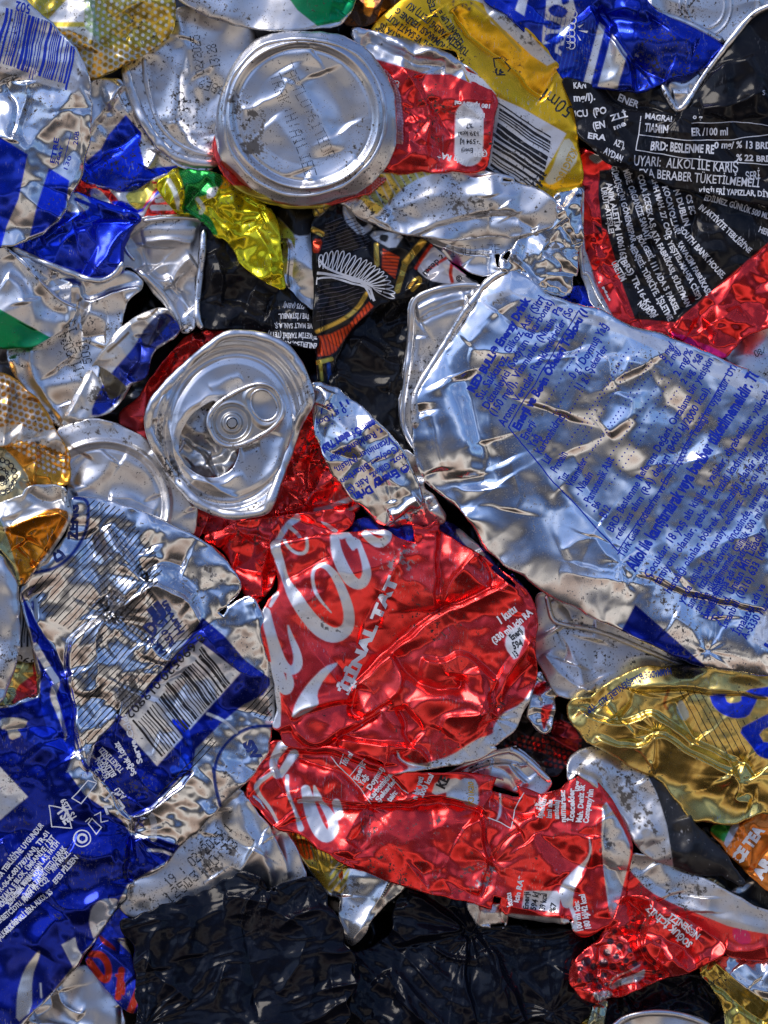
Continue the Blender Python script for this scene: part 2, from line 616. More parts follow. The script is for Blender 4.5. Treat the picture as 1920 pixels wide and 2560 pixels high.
class Marks:
    """lettering and bars that will be laid on a sheet as a printed part"""

    def __init__(s):
        s.items = []

    def text(s, body, a, b, cap, bold=0.0):
        """baseline runs from a to b (plan points), cap = letter height"""
        s.items.append(('t', body, np.array(a, float), np.array(b, float), cap, bold))
        return s

    def lines(s, bodies, a, b, step, cap, bold=0.0):
        a = np.array(a, float)
        b = np.array(b, float)
        L0 = max(len(q) for q in bodies)
        for i, q in enumerate(bodies):
            if q:
                e = a + (b - a) * (len(q) / L0)
                s.text(q, a + np.array(step) * i, e + np.array(step) * i, cap, bold)
        return s

    def tri(s, t):
        if len(t):
            s.items.append(('m', np.asarray(t, float)))
        return s

    def line(s, pts, w):
        pts = np.asarray(pts, float)
        out = []
        for i in range(len(pts) - 1):
            a, b = pts[i], pts[i + 1]
            d = (b - a) / (np.hypot(*(b - a)) + 1e-9)
            n = np.array([-d[1], d[0]]) * w / 2
            a2 = a - d * w * .3
            b2 = b + d * w * .3
            out += [(a2 + n, a2 - n, b2 - n), (a2 + n, b2 - n, b2 + n)]
        return s.tri(out)

    def arc(s, c, r, a0, a1, w, n=24, ry=None):
        t = np.radians(np.linspace(a0, a1, n))
        return s.line(np.stack([c[0] + r * np.cos(t), c[1] - (ry or r) * np.sin(t)], 1), w)

    def disc(s, c, r, n=8):
        t = np.arange(n) / n * 2 * math.pi
        p = np.stack([c[0] + r * np.cos(t), c[1] + r * np.sin(t)], 1)
        return s.tri([(np.array(c, float), p[i], p[(i + 1) % n]) for i in range(n)])

    def hatch(s, poly, ang, pitch, w, jit=0.0):
        poly = np.asarray(poly, float)
        a = math.radians(ang)
        d = np.array([math.cos(a), math.sin(a)])
        n = np.array([-d[1], d[0]])
        q = poly @ n
        k = math.ceil(q.min() / pitch)
        while k * pitch < q.max():
            c = k * pitch
            xs = []
            for i in range(len(poly)):
                p0, p1 = poly[i], poly[(i + 1) % len(poly)]
                q0, q1 = p0 @ n - c, p1 @ n - c
                if (q0 > 0) != (q1 > 0):
                    xs.append((p0 + (p1 - p0) * q0 / (q0 - q1)) @ d)
            xs.sort()
            for u, v in zip(xs[::2], xs[1::2]):
                if v - u > 4:
                    s.line([d * u + n * c, d * v + n * c], w)
            k += 1
        return s

    def bars(s, a, b, d, seed, n=95, widths=(1, 1, 1, 2, 2, 3)):
        """barcode: modules run from a to b, each bar reaches from the base line by vector d"""
        a = np.array(a, float)
        b = np.array(b, float)
        d = np.array(d, float)
        r = random.Random(seed)
        x = 0
        out = []
        while x < n:
            w = r.choice(widths)
            x2 = min(n, x + w)
            p, q = a + (b - a) * x / n, a + (b - a) * x2 / n
            e0 = -.02 if (x < 4 or x > n - 5 or abs(x - n / 2) < 3) else .08
            out += [(p + d * e0, q + d * e0, q + d), (p + d * e0, q + d, p + d)]
            x = x2 + r.choice(widths)
        return s.tri(out)

    DOT = {'0': '01110100011000110001100011000101110', '1': '00100011000010000100001000010001110', '2': '01110100010000100110010001000011111',
           '3': '11111000010001000110000011000101110', '4': '00010001100101010010111110001000010', '5': '11111100001111000001000011000101110',
           '6': '00110010001000011110100011000101110', '7': '11111000010001000100010000100001000', '8': '01110100011000101110100011000101110',
           '9': '01110100011000101111000010001001100', ':': '00000001000010000000001000010000000', '/': '00001000010001000100010001000010000',
           '.': '00000000000000000000000000011000110', 'A': '01110100011000111111100011000110001', 'E': '11111100001000011110100001000011111',
           'T': '11111001000010000100001000010000100', 'R': '11110100011000111110101001001010001', 'H': '10001100011000111111100011000110001',
           'L': '10000100001000010000100001000011111', 'K': '10001100101010011000101001001010001', 'I': '01110001000010000100001000010001110'}

    def dotted(s, body, a, b, cap, r=1.6):
        a = np.array(a, float)
        b = np.array(b, float)
        n = len(body)
        u = (b - a) / (n * 6)
        d = (b - a) / np.hypot(*(b - a))
        v = np.array([d[1], -d[0]]) * cap / 6
        for i, ch in enumerate(body):
            bits = s.DOT.get(ch)
            if not bits:
                continue
            for k, bit in enumerate(bits):
                if bit == '1':
                    s.disc(a + u * (i * 6 + k % 5) + v * (6 - k // 5), r, 6)
        return s

    def keys(s):
        return [(i[1], i[5]) for i in s.items if i[0] == 't']

    def build(s, name, sheet, mat, parent, off=.9, warp=2.0):
        parts = []
        for it in s.items:
            if it[0] == 't':
                _, body, a, b, cap, bold = it
                t = text_tris(body, bold)
                if not len(t):
                    continue
                x0, x1 = t[..., 0].min(), t[..., 0].max()
                L = np.hypot(*(b - a))
                d = (b - a) / L
                n = np.array([d[1], -d[0]])
                sx = L / max(x1 - x0, .05)
                sy = cap / .70
                q = a + (t[..., :1] - x0) * sx * d + t[..., 1:] * sy * n
                parts.append(drape(sheet, q, off, warp=warp))
            else:
                parts.append(drape(sheet, it[1], off, warp=warp))
        return flat_mesh(name, parts, mat, parent)


# ---------------------------------------------------------------- solid pieces
def tube(name, sheet, pts, r, mat, parent, off=0.0, flat=1.0, color=SIL, fixed=None, closed=False, jag=.0, seed=3):
    pts = np.asarray(pts, float)
    P = chaikin(pts, 3, closed)
    # even spacing
    if closed:
        P = np.concatenate([P, P[:1]])
    L = np.concatenate([[0], np.cumsum(np.hypot(*np.diff(P, axis=0).T))])
    n = max(8, int(L[-1] / 4))
    t = np.linspace(0, L[-1], n)
    x = np.interp(t, L, P[:, 0])
    y = np.interp(t, L, P[:, 1])
    h = (sheet.height(x, y) if fixed is None else np.interp(t, np.linspace(0, L[-1], len(fixed)), fixed)) + off
    k = np.ones(9) / 9
    h = np.convolve(np.pad(h, 4, 'edge'), k, 'valid')
    h = h + 1.5 * fbm(x, y, 40, seed, 2)
    C = np.stack([x, y, h], 1)
    tan = np.gradient(C, axis=0)
    tan /= np.linalg.norm(tan, axis=1)[:, None] + 1e-9
    up = np.array([0, 0, 1.0])
    sd = np.cross(tan, up)
    sd /= np.linalg.norm(sd, axis=1)[:, None] + 1e-9
    nn = np.cross(sd, tan)
    m = 12
    a = np.arange(m) / m * 2 * math.pi
    rr = r * (1 + .12 * fbm(x, y, 30, seed + 4, 2))
    if not closed:
        e = np.minimum(t, L[-1] - t)
        rr = rr * np.sqrt(np.clip(e / (r * 1.2), .05, 1))
    V = C[:, None] + sd[:, None] * (np.cos(a) * 1)[None, :, None] * rr[:, None, None] + nn[:, None] * np.sin(a)[None, :, None] * rr[:, None, None] * flat
    i = np.arange(n - 1)[:, None] * m
    j = np.arange(m)[None]
    j2 = (j + 1) % m
    Q = np.stack([i + j, i + j2, i + m + j2, i + m + j], -1).reshape(-1, 4)
    V = V.reshape(-1, 3)
    W = to_world(V[:, 0], V[:, 1], V[:, 2]) - np.array(parent.location)
    return mesh_object(name, W, Q, None, mat, parent, np.tile(np.array(color, float), (len(W), 1)))
# ---------------------------------------------------------------- materials
def can_material(name, rough, coat=.35, dirt=.5, bump=.10, scr=.5, brushed=0.0, spec=.5, satin_bare=0.0):
    m = bpy.data.materials.new(name)
    m.use_nodes = True
    nt = m.node_tree
    N, L = nt.nodes, nt.links
    for n in list(N):
        N.remove(n)

    def node(t, **kw):
        n = N.new(t)
        for k, v in kw.items():
            if k in n.inputs.keys():
                n.inputs[k].default_value = v
            else:
                setattr(n, k, v)
        return n

    def math_(op, a, b=None, c=None, clamp=False):
        n = N.new('ShaderNodeMath')
        n.operation = op
        n.use_clamp = clamp
        for i, v in enumerate((a, b, c)):
            if v is None:
                continue
            if isinstance(v, (int, float)):
                n.inputs[i].default_value = v
            else:
                L.new(v, n.inputs[i])
        return n.outputs[0]

    def noise(scale, detail=4, rough_=.55, src=None):
        n = N.new('ShaderNodeTexNoise')
        n.inputs['Scale'].default_value = scale
        n.inputs['Detail'].default_value = detail
        n.inputs['Roughness'].default_value = rough_
        L.new(src or co, n.inputs['Vector'])
        return n.outputs[0]

    def mixc(f, a, b):
        n = N.new('ShaderNodeMix')
        n.data_type = 'RGBA'
        L.new(f, n.inputs['Factor']) if not isinstance(f, float) else setattr(n.inputs['Factor'], 'default_value', f)
        for s, v in ((n.inputs['A'], a), (n.inputs['B'], b)):
            s_ = [q for q in n.inputs if q.name == s.name and q.type == 'RGBA'][0]
            if isinstance(v, tuple):
                s_.default_value = v
            else:
                L.new(v, s_)
        return [o for o in n.outputs if o.type == 'RGBA'][0]

    tc = N.new('ShaderNodeTexCoord')
    oi = N.new('ShaderNodeObjectInfo')
    off = N.new('ShaderNodeVectorMath')
    off.operation = 'SCALE'
    comb = N.new('ShaderNodeCombineXYZ')
    for i in range(3):
        L.new(oi.outputs['Random'], comb.inputs[i])
    L.new(comb.outputs[0], off.inputs[0])
    off.inputs['Scale'].default_value = 7.3
    add = N.new('ShaderNodeVectorMath')
    add.operation = 'ADD'
    L.new(tc.outputs['Object'], add.inputs[0])
    L.new(off.outputs[0], add.inputs[1])
    co = add.outputs[0]
    at = N.new('ShaderNodeAttribute')
    at.attribute_name = 'print'
    metal = at.outputs['Alpha']
    base = at.outputs['Color']
    # rubbed-off print: bare metal in small scratches
    st = N.new('ShaderNodeMapping')
    st.inputs['Scale'].default_value = (1, 1, .16)
    st.inputs['Rotation'].default_value = (0, .6, 0)
    L.new(co, st.inputs['Vector'])
    s1 = noise(1500, 3, .6, st.outputs[0])
    s2 = noise(60, 3)
    sc = math_('MULTIPLY', math_('MULTIPLY', math_('SUBTRACT', s1, .60), 14, clamp=True), math_('MULTIPLY', math_('SUBTRACT', s2, .50), 8, clamp=True), clamp=True)
    s3 = noise(420, 5, .7)
    chips = math_('MULTIPLY', math_('SUBTRACT', s3, .685 - .03 * scr), 26, clamp=True)
    wear = math_('MULTIPLY', math_('MAXIMUM', sc, chips), scr, clamp=True)
    base = mixc(wear, base, (.55, .56, .58, 1))
    # dark specks and grey-brown grime
    d1 = noise(620, 6, .72)
    d2 = noise(34, 4, .6)
    specks = math_('MULTIPLY', math_('SUBTRACT', d1, math_('SUBTRACT', .87, math_('MULTIPLY', d2, .50))), 30, clamp=True)
    d3 = noise(1700, 2, .5)
    pepper = math_('MULTIPLY', math_('SUBTRACT', d3, math_('SUBTRACT', .80, math_('MULTIPLY', d2, .25))), 30, clamp=True)
    g1 = noise(16, 6, .62)
    film = math_('MULTIPLY', math_('MULTIPLY', math_('SUBTRACT', g1, .50), 3.2, clamp=True), math_('MULTIPLY', noise(260, 5, .7), 1.1), clamp=True)
    film = math_('MULTIPLY', film, .75 * dirt, clamp=True)
    spk = math_('MULTIPLY', math_('MAXIMUM', specks, math_('MULTIPLY', pepper, .8)), min(1, dirt * 1.6), clamp=True)
    base = mixc(film, base, (.11, .10, .085, 1))
    base = mixc(spk, base, (.035, .03, .026, 1))
    dirtm = math_('MAXIMUM', spk, film)
    met = math_('MULTIPLY', metal, math_('SUBTRACT', 1, dirtm), clamp=True)
    met = math_('MAXIMUM', met, math_('MULTIPLY', wear, math_('SUBTRACT', 1, dirtm)))
    b = N.new('ShaderNodeBsdfPrincipled')
    L.new(base, b.inputs['Base Color'])
    L.new(met, b.inputs['Metallic'])
    r1 = noise(90, 4)
    ro = math_('ADD', math_('MULTIPLY_ADD', r1, .16, rough - .07), math_('MULTIPLY', dirtm, .5), clamp=True)
    if satin_bare:
        hs = N.new('ShaderNodeSeparateColor')
        hs.mode = 'HSV'
        L.new(at.outputs['Color'], hs.inputs[0])
        ro = math_('ADD', ro, math_('MULTIPLY', math_('SUBTRACT', 1, hs.outputs[1]), satin_bare), clamp=True)
    L.new(ro, b.inputs['Roughness'])
    cw = math_('MULTIPLY', math_('SUBTRACT', 1, dirtm), coat)
    L.new(cw, b.inputs['Coat Weight'])
    b.inputs['Coat Roughness'].default_value = .12
    b.inputs['Specular IOR Level'].default_value = spec
    # relief: fine wrinkling, scratches, grit
    hgt = math_('MULTIPLY_ADD', noise(330, 4, .6), 1.0, math_('MULTIPLY', noise(1300, 3), .25))
    hgt = math_('ADD', hgt, math_('MULTIPLY', spk, .25))
    if brushed:
        bm = N.new('ShaderNodeMapping')
        bm.inputs['Scale'].default_value = (1, 1, 30)
        bm.inputs['Rotation'].default_value = (0, .9, 0)
        L.new(co, bm.inputs['Vector'])
        hgt = math_('ADD', hgt, math_('MULTIPLY', noise(120, 4, .6, bm.outputs[0]), brushed))
    bp = N.new('ShaderNodeBump')
    bp.inputs['Strength'].default_value = 1.0
    bp.inputs['Distance'].default_value = bump * .00018
    L.new(hgt, bp.inputs['Height'])
    L.new(bp.outputs[0], b.inputs['Normal'])
    out = N.new('ShaderNodeOutputMaterial')
    L.new(b.outputs[0], out.inputs[0])
    return m


def ink_material(name, col, metal=0.0, rough=.35, fade=.5, coat=.25):
    m = bpy.data.materials.new(name)
    m.use_nodes = True
    nt = m.node_tree
    b = nt.nodes['Principled BSDF']
    tc = nt.nodes.new('ShaderNodeTexCoord')
    n = nt.nodes.new('ShaderNodeTexNoise')
    n.inputs['Scale'].default_value = 700
    n.inputs['Detail'].default_value = 5
    nt.links.new(tc.outputs['Object'], n.inputs['Vector'])
    r = nt.nodes.new('ShaderNodeValToRGB')
    r.color_ramp.elements[0].position = .60 - .04 * fade
    r.color_ramp.elements[0].color = (*col, 1)
    r.color_ramp.elements[1].position = .66
    r.color_ramp.elements[1].color = (.35 * fade + col[0] * (1 - fade), .35 * fade + col[1] * (1 - fade), .36 * fade + col[2] * (1 - fade), 1)
    nt.links.new(n.outputs[0], r.inputs[0])
    nt.links.new(r.outputs[0], b.inputs['Base Color'])
    b.inputs['Metallic'].default_value = metal
    b.inputs['Roughness'].default_value = rough
    b.inputs['Coat Weight'].default_value = coat
    b.inputs['Specular IOR Level'].default_value = .3
    b.inputs['Coat Roughness'].default_value = .15
    return m


M_SATIN = can_material('satin_aluminium', .31, .0, 1.0, .10, .2, brushed=.25)
M_PRINT = can_material('lacquered_print', .19, .12, .8, .07, .6, satin_bare=.14, spec=.35)
M_GLOSS = can_material('bright_foil', .15, .1, .6, .03, .3)
M_BLACK = can_material('black_lacquer', .15, .0, .07, .07, .14, spec=.2)
M_RIM = can_material('seamed_rim', .30, .1, .95, .12, .1)


def bag_material():
    m = bpy.data.materials.new('black_polythene')
    m.use_nodes = True
    nt = m.node_tree
    b = nt.nodes['Principled BSDF']
    tc = nt.nodes.new('ShaderNodeTexCoord')
    n = nt.nodes.new('ShaderNodeTexNoise')
    n.inputs['Scale'].default_value = 900
    n.inputs['Detail'].default_value = 6
    n.inputs['Roughness'].default_value = .7
    n2 = nt.nodes.new('ShaderNodeTexNoise')
    n2.inputs['Scale'].default_value = 22
    n2.inputs['Detail'].default_value = 4
    nt.links.new(tc.outputs['Object'], n.inputs['Vector'])
    nt.links.new(tc.outputs['Object'], n2.inputs['Vector'])
    mu = nt.nodes.new('ShaderNodeMath')
    mu.operation = 'MULTIPLY'
    nt.links.new(n.outputs[0], mu.inputs[0])
    nt.links.new(n2.outputs[0], mu.inputs[1])
    r = nt.nodes.new('ShaderNodeValToRGB')
    r.color_ramp.elements[0].position = .35
    r.color_ramp.elements[0].color = (.004, .005, .010, 1)
    r.color_ramp.elements[1].position = .43
    r.color_ramp.elements[1].color = (.035, .035, .038, 1)
    nt.links.new(mu.outputs[0], r.inputs[0])
    nt.links.new(r.outputs[0], b.inputs['Base Color'])
    b.inputs['Roughness'].default_value = .17
    b.inputs['Specular IOR Level'].default_value = .2
    bp = nt.nodes.new('ShaderNodeBump')
    bp.inputs['Distance'].default_value = .00025
    n3 = nt.nodes.new('ShaderNodeTexNoise')
    n3.inputs['Scale'].default_value = 160
    n3.inputs['Detail'].default_value = 6
    nt.links.new(tc.outputs['Object'], n3.inputs['Vector'])
    nt.links.new(n3.outputs[0], bp.inputs['Height'])
    nt.links.new(bp.outputs[0], b.inputs['Normal'])
    return m


M_BAG = bag_material()
I_BLK = ink_material('black_ink', (.010, .010, .014), fade=.3)
I_BLU = ink_material('blue_ink', (.005, .025, .40), fade=.05, metal=.0, coat=.1)
I_WHT = ink_material('white_ink', (.70, .72, .76), fade=.0)
I_GLD = ink_material('gold_ink', (.55, .33, .04), metal=.5, fade=.1)
I_NAV = ink_material('navy_ink', (.012, .03, .18), fade=.2)

# ---------------------------------------------------------------- things
THINGS = []
_names = {}


def thing(name, label, cat, sheet_poly, group=None):
    c = np.asarray(sheet_poly).mean(0)
    o = bpy.data.objects.new(name, None)
    o.location = Vector([float(v) for v in to_world(np.array(c[0]), np.array(c[1]), np.array(0.0))])
    o.empty_display_size = .01
    COL.objects.link(o)
    o['label'] = label
    o['category'] = cat
    o['group'] = group or 'crushed cans packed in the bale'
    THINGS.append(o)
    return o


JOBS = []     # (kind, args) for deferred lettering


def can(label, poly, z, mat=None, name='crushed_can', cat='can', body='can_body', group=None, prints=(), rims=(), **kw):
    p0 = T(poly) if isinstance(poly, str) else poly
    if 'tilt' not in kw:
        rt = random.Random(kw.get('seed', 1))
        k_ = .075 if np.ptp(p0[:, 0]) < 480 else .03
        kw['tilt'] = (rt.uniform(-k_, k_), rt.uniform(-k_, k_))
    if 'roll' in kw:
        kw['roll'] = kw['roll'] * .45
    if 'soft' in kw:
        kw['soft'] = kw['soft'] * .75
    p = T(poly) if isinstance(poly, str) else poly
    zz = z * 2.2
    if (mat or M_PRINT) is not M_SATIN:
        kw.setdefault('foldk', 1.5)
        kw['amp'] = kw.get('amp', 12) * 1.2
    sh = Sheet(p, zz, **kw)
    o = thing(name, label, cat, p, group)
    sh.root = o
    for pr in prints:
        k = pr[0]
        a = [T(v) if isinstance(v, str) else v for v in pr[1:]]
        getattr(sh, k)(*a)
    sh.mat = mat or M_PRINT
    sh.bodyname = body
    for r in rims:
        pts = T(r[0])
        tube('rim', sh, pts, r[1] * .8, M_RIM, o, off=r[2] if len(r) > 2 else 2, flat=r[3] if len(r) > 3 else 1.0)
    sh.pending = True
    return sh


POST = []


def mark(sh, name, mat, off=.9, warp=2.0):
    m = Marks()
    JOBS.append((m, name, sh, mat, off, warp))
    return m
SUN_E = 2.2
EXPO = -0.08
PI = math.pi

# ---- scrap backing that closes the gaps between cans, coloured dark for their shade
bx, by = np.array([(-160, -160), (2080, -160), (2080, 2720), (-160, 2720)], float).T
core = Sheet(np.stack([bx, by], 1), -130, seed=91, size=150, amp=38, soft=.8, warp=20, und=18, roll=0, grow=0, sharp=1, grid=8, depth=60,
             color=(.05, .052, .06, .6), fine=.6)
core_root = bpy.data.objects.new('compressed_scrap', None)
COL.objects.link(core_root)
core.root = core_root
core.mat = M_BLACK
core.bodyname = 'scrap_mass'
core.pending = True
core_root['label'] = 'compressed scrap metal behind all the cans, coloured dark for the shade in the gaps'
core_root['category'] = 'scrap metal'
core_root['kind'] = 'stuff'

# ================================================================ top left
a = can('flattened silver can with blue barcode and blue bands in the top left corner',
        'A1 -80,-60 60,-40 115,-10 225,75 330,180 440,290 500,370 525,460 538,600 535,750 510,900 480,1040 430,1120 390,1230 350,1290 290,1350 250,1385 130,1420 60,1455 0,1468 -90,1468',
        86, M_GLOSS, seed=3, size=105, amp=13, soft=2.6, warp=20, fine=.42, roll=14, color=(.70, .71, .73, .95),
        folds=[(T('A1 20,470 75,560 110,680 60,830'), 'v', 10, 9), (T('A1 150,470 155,560 110,720 70,850'), 'r', 9, 8), (T('A1 480,650 500,900 400,1160'), 'r', 6, 14)],
        prints=[('fill', 'A1 -60,-60 110,-20 230,75 330,180 440,290 500,370 525,460 530,600 400,540 150,470 -60,405', PWH, 0),
                ('fill', 'A1 -60,790 0,812 165,915 110,1180 40,1340 5,1475 -60,1475', BLU, 0),
                ('fill', 'A1 290,995 411,1070 390,1230 330,1310 260,1372 175,1402 215,1230', BLU, 0)])
m = mark(a, 'barcode', I_BLU)
m.bars(T('A1 -45,392')[0], T('A1 405,530')[0], T('A1 0,0 80,-345')[1] - T('A1 0,0')[0], 5, 80, (1, 1, 2, 2, 3))
m = mark(a, 'lettering', I_BLU)
m.text('502', T('A1 190,30')[0], T('A1 100,10')[0], 24, .01)
m = mark(a, 'lettering', I_BLU)
m.text('ETRE', T('A1 320,965')[0], T('A1 355,820')[0], 12, .02).text('26AT', T('A1 345,975')[0], T('A1 378,870')[0], 9, .02)
m.text('20B', T('A1 462,862')[0], T('A1 472,785')[0], 11).text('130', T('A1 395,1005')[0], T('A1 430,930')[0], 10)
m.line(T('A1 378,975 422,795'), 1.6)

b = can('olive gold can with silver polka dots along the top edge, left of centre',
        'A1 90,-70 1030,-70 1032,140 1003,210 960,250 850,320 720,390 620,430 540,472 500,400 440,300 330,180 225,75 110,-20',
        74, M_PRINT, seed=8, size=62, amp=13, soft=1.7, fine=.5, roll=9, color=(.62, .46, .06, .85),
        folds=[(T('A1 740,60 800,160 740,260'), 'v', 9, 9), (T('A1 520,0 560,180 520,300'), 'r', 7, 8)],
        prints=[('fill', 'A1 500,-60 570,-60 560,60 590,200 600,300 520,260 500,160', (.42, .52, .24, .8)),
                ('fill', 'A1 270,130 420,-30 500,-40 500,130', (.72, .70, .66, .7), 0),
                ('fill', 'A1 300,160 500,160 620,280 800,300 960,250 850,330 620,440 530,480 480,380', (.62, .60, .50, .8), 0)])
b.dots(T('A1 500,-60 1040,-60 1040,210 860,330 600,290 500,200'), 30, 16, 4.2, (.66, .70, .70, .5))
b.dots(T('A1 330,150 600,250 860,280 980,230 850,340 540,480 470,370'), 30, 15, 6.0, (.62, .34, .02, .8))

c = can('silver dented can base with dotted date stamp, left of the round can base',
        'A1 715,400 850,310 1010,200 1032,60 1130,40 1300,120 1520,180 1500,300 1340,500 1275,700 1280,1020 1100,1000 1000,930 900,830 800,650 760,540',
        50, M_SATIN, seed=14, size=150, amp=7, soft=3.4, und=8, fine=.15, roll=12,
        folds=[(T('A1 1060,70 1090,240 1120,300 1060,480 1050,640 980,770'), 'g', 10, 10), (T('A1 1130,230 1110,300 1150,560 1160,780'), 'g', -8, 12),
               (T('A1 890,320 890,560 930,720 1050,900'), 'g', -5, 12), (T('A1 1040,700 1120,880 1270,930'), 'g', 8, 8),
               (T('A1 1210,420 1290,520 1200,700 1260,830'), 'g', -9, 14)],
        foldk=.9)
m = mark(c, 'date_stamp', I_BLK)
m.dotted('02/2025', T('A1 1212,440')[0], T('A1 1175,195')[0], 22, 1.5).dotted('13:28', T('A1 1308,395')[0], T('A1 1275,250')[0], 22, 1.5)
m.dotted('38E9', T('A1 1330,520')[0], T('A1 1180,470')[0], 20, 1.4)
tube('rim', c, T('A1 735,390 775,540 830,680 900,800 990,900 1110,960 1290,975'), 13, M_RIM, c.root, off=4, flat=.6)
tube('rim', c, T('A1 850,340 865,500 905,650 960,770 1050,850 1160,905 1290,930'), 6, M_SATIN, c.root, off=1, flat=.6)

d = can('silver can shoulder with a green painted patch at the top edge',
        'A1 1040,-60 1080,0 1180,65 1300,120 1440,157 1659,172 A2 300,182 500,158 600,132 660,60 700,-60',
        78, M_SATIN, seed=21, size=90, amp=6, soft=3, fine=.2, roll=12,
        folds=[(T('A2 560,-20 520,60 540,140'), 'r', 8, 10), (T('A2 640,0 600,70'), 'v', 8, 7)],
        prints=[('fill', 'A2 255,-60 340,60 460,155 590,130 665,60 710,-60', (.004, .30, .10, .85), 0)])

e = can('dark amber can scrap between the green patched and the yellow can at the top',
        'A2 640,-60 1010,-60 960,20 850,100 740,155 640,160 600,120 660,60', 36, M_PRINT, seed=24, size=40, amp=12, color=(.10, .035, .01, .9), fine=.6,
        prints=[('fill', 'A2 740,-30 800,0 780,100 730,90', (.8, .25, .02, .9))])

# silver wedge with the blue fold
f = can('silver can side folded over a blue painted triangle, beside the barcode can',
        'A1 530,480 640,470 725,480 745,570 835,750 905,880 1040,970 1055,1062 930,1035 780,1142 640,1112 470,1060 500,960 510,840 540,700',
        52, M_PRINT, seed=31, size=75, amp=8, soft=2.2, fine=.3,
        folds=[(T('A1 740,500 640,640 520,820'), 's', 10, 14), (T('A1 500,990 640,900 840,785'), 'v', 10, 9), (T('A1 860,1000 920,905'), 'r', 8, 7), (T('A1 620,600 720,560'), 'r', 6, 12)],
        prints=[('fill', 'A1 745,680 840,790 828,870 862,1000 1050,980 1060,1075 930,1045 780,1150 470,1070 510,955 600,880 640,800', BLU, 0)])
g = can('crumpled label can of red, white and yellow stripes under the blue triangle',
        'A1 460,1060 640,1100 780,1140 980,1030 1010,1060 990,1150 1040,1240 1060,1290 860,1300 820,1290 650,1240 430,1140',
        44, M_PRINT, seed=33, size=42, amp=9, fine=.5, color=(.66, .64, .62, .6),
        prints=[('fill', 'A1 430,1060 540,1080 510,1170 420,1140', RED), ('stroke', 'A1 520,1180 510,1120 560,1085 620,1120 650,1160 690,1200 660,1240 590,1210', 17, RED),
                ('fill', 'A1 740,1150 860,1080 990,1040 930,1100 880,1230 830,1260 760,1200', (.72, .60, .10, .7)), ('stroke', 'A1 905,1080 960,1090 900,1150 840,1250', 6, RED),
                ('fill', 'A1 960,1130 900,1180 830,1270 700,1240 650,1190 740,1190 830,1260 940,1120', BLU), ('fill', 'A1 840,1310 900,1180 980,1160 1080,1310', RED),
                ('stroke', 'A1 905,1230 1010,1230', 15, (.6, .62, .66, .3)), ('stroke', 'A1 930,1190 990,1180', 12, (.6, .62, .66, .3))])

h = can('deep blue crumpled can with a thick silver rim along its lower edge',
        'A1 390,1200 440,1130 560,1190 700,1230 835,1290 790,1330 745,1400 722,1500 718,1600 B1 720,150 700,190 600,235 530,225 400,170 200,90 90,60 100,20 170,-40 A1 160,1470 250,1400 370,1290',
        66, M_PRINT, seed=37, size=52, amp=14, fine=.6, soft=1.4, color=BLU,
        folds=[(T('A1 840,1290 700,1380 640,1520 560,1600'), 'r', 13, 9), (T('A1 830,1300 620,1320 440,1360'), 'v', 12, 9), (T('A1 800,1310 720,1440 700,1580'), 'r', 9, 7), (T('A1 500,1260 380,1330 240,1420'), 'r', 9, 9)],
        prints=[('fill', 'A1 380,1190 440,1130 540,1190 520,1250 400,1260', (.6, .62, .66, .9)), ('stroke', 'A1 450,1180 620,1250 800,1310', 10, DBL)],
        rims=[('B1 72,48 200,110 400,190 530,238 620,243 700,190 726,130', 11, 5, .7)])
i_ = can('silver and green can with a folded lip at the left edge',
        'B1 -60,20 20,48 60,70 130,130 240,250 340,350 452,405 430,470 300,578 180,634 0,640 -60,640', 76, M_SATIN, seed=41, size=100, amp=8, soft=3, fine=.2, color=SIL,
        folds=[(T('B1 60,80 150,250 300,420 420,440'), 'g', -9, 10), (T('B1 30,220 110,280 140,380'), 'g', 12, 9), (T('B1 190,330 210,450 180,520'), 'g', 9, 9)],
        prints=[('fill', 'B1 -60,380 0,410 120,478 300,578 180,650 -60,660', (.004, .27, .09, .85), 0)],
        rims=[('B1 30,50 130,130 240,250 340,350 448,402', 4, 0)])

# ================================================================ round can base
rp = [(0, -10), (.30, -9), (.60, -7), (.76, -3), (.80, -4), (.825, 0), (.85, 10), (.885, 15), (.92, 10), (.95, 2), (1.0, -6), (1.1, -22)]
R = can('round satin can base with stamped dots, standing proud near the top centre',
        'F 560,75 640,65 720,70 790,100 835,160 858,230 855,310 830,370 790,410 720,435 650,445 580,430 520,395 475,345 462,290 470,220 500,140',
        104, M_SATIN, tilt=(.02, .01), seed=47, size=150, amp=3, soft=4, und=2, fine=.1, roll=16, dome=4, grow=1,
        radial=[(T('F 657,248')[0][0], T('F 657,248')[0][1], 214, 206, .5, rp)],
        folds=[(T('A2 290,390 360,520 480,700 560,900'), 'g', 7, 16), (T('A2 480,420 560,600 640,760'), 'g', -8, 24), (T('A2 0,640 130,620 240,560 280,470'), 'r', 5, 7),
               (T('A2 90,230 300,360 430,280'), 'g', 7, 20), (T('A2 380,1040 480,1090 600,1030 700,930'), 'r', 6, 9), (T('A2 190,700 330,860 380,1010'), 'g', 6, 20)],
        prints=[('fill', 'F 455,330 500,360 560,425 650,446 720,438 720,460 600,460 480,400 450,360', (.45, .10, .05, .8))])
m = mark(R, 'stamped_code', I_BLK, .6)
m.dotted('TRAK:H:A1LIEE', T('A2 180,455')[0], T('A2 400,1065')[0], 26, 1.5)
m.dotted('TARTL0:61TE0R', T('A2 250,395')[0], T('A2 520,960')[0], 26, 1.3)
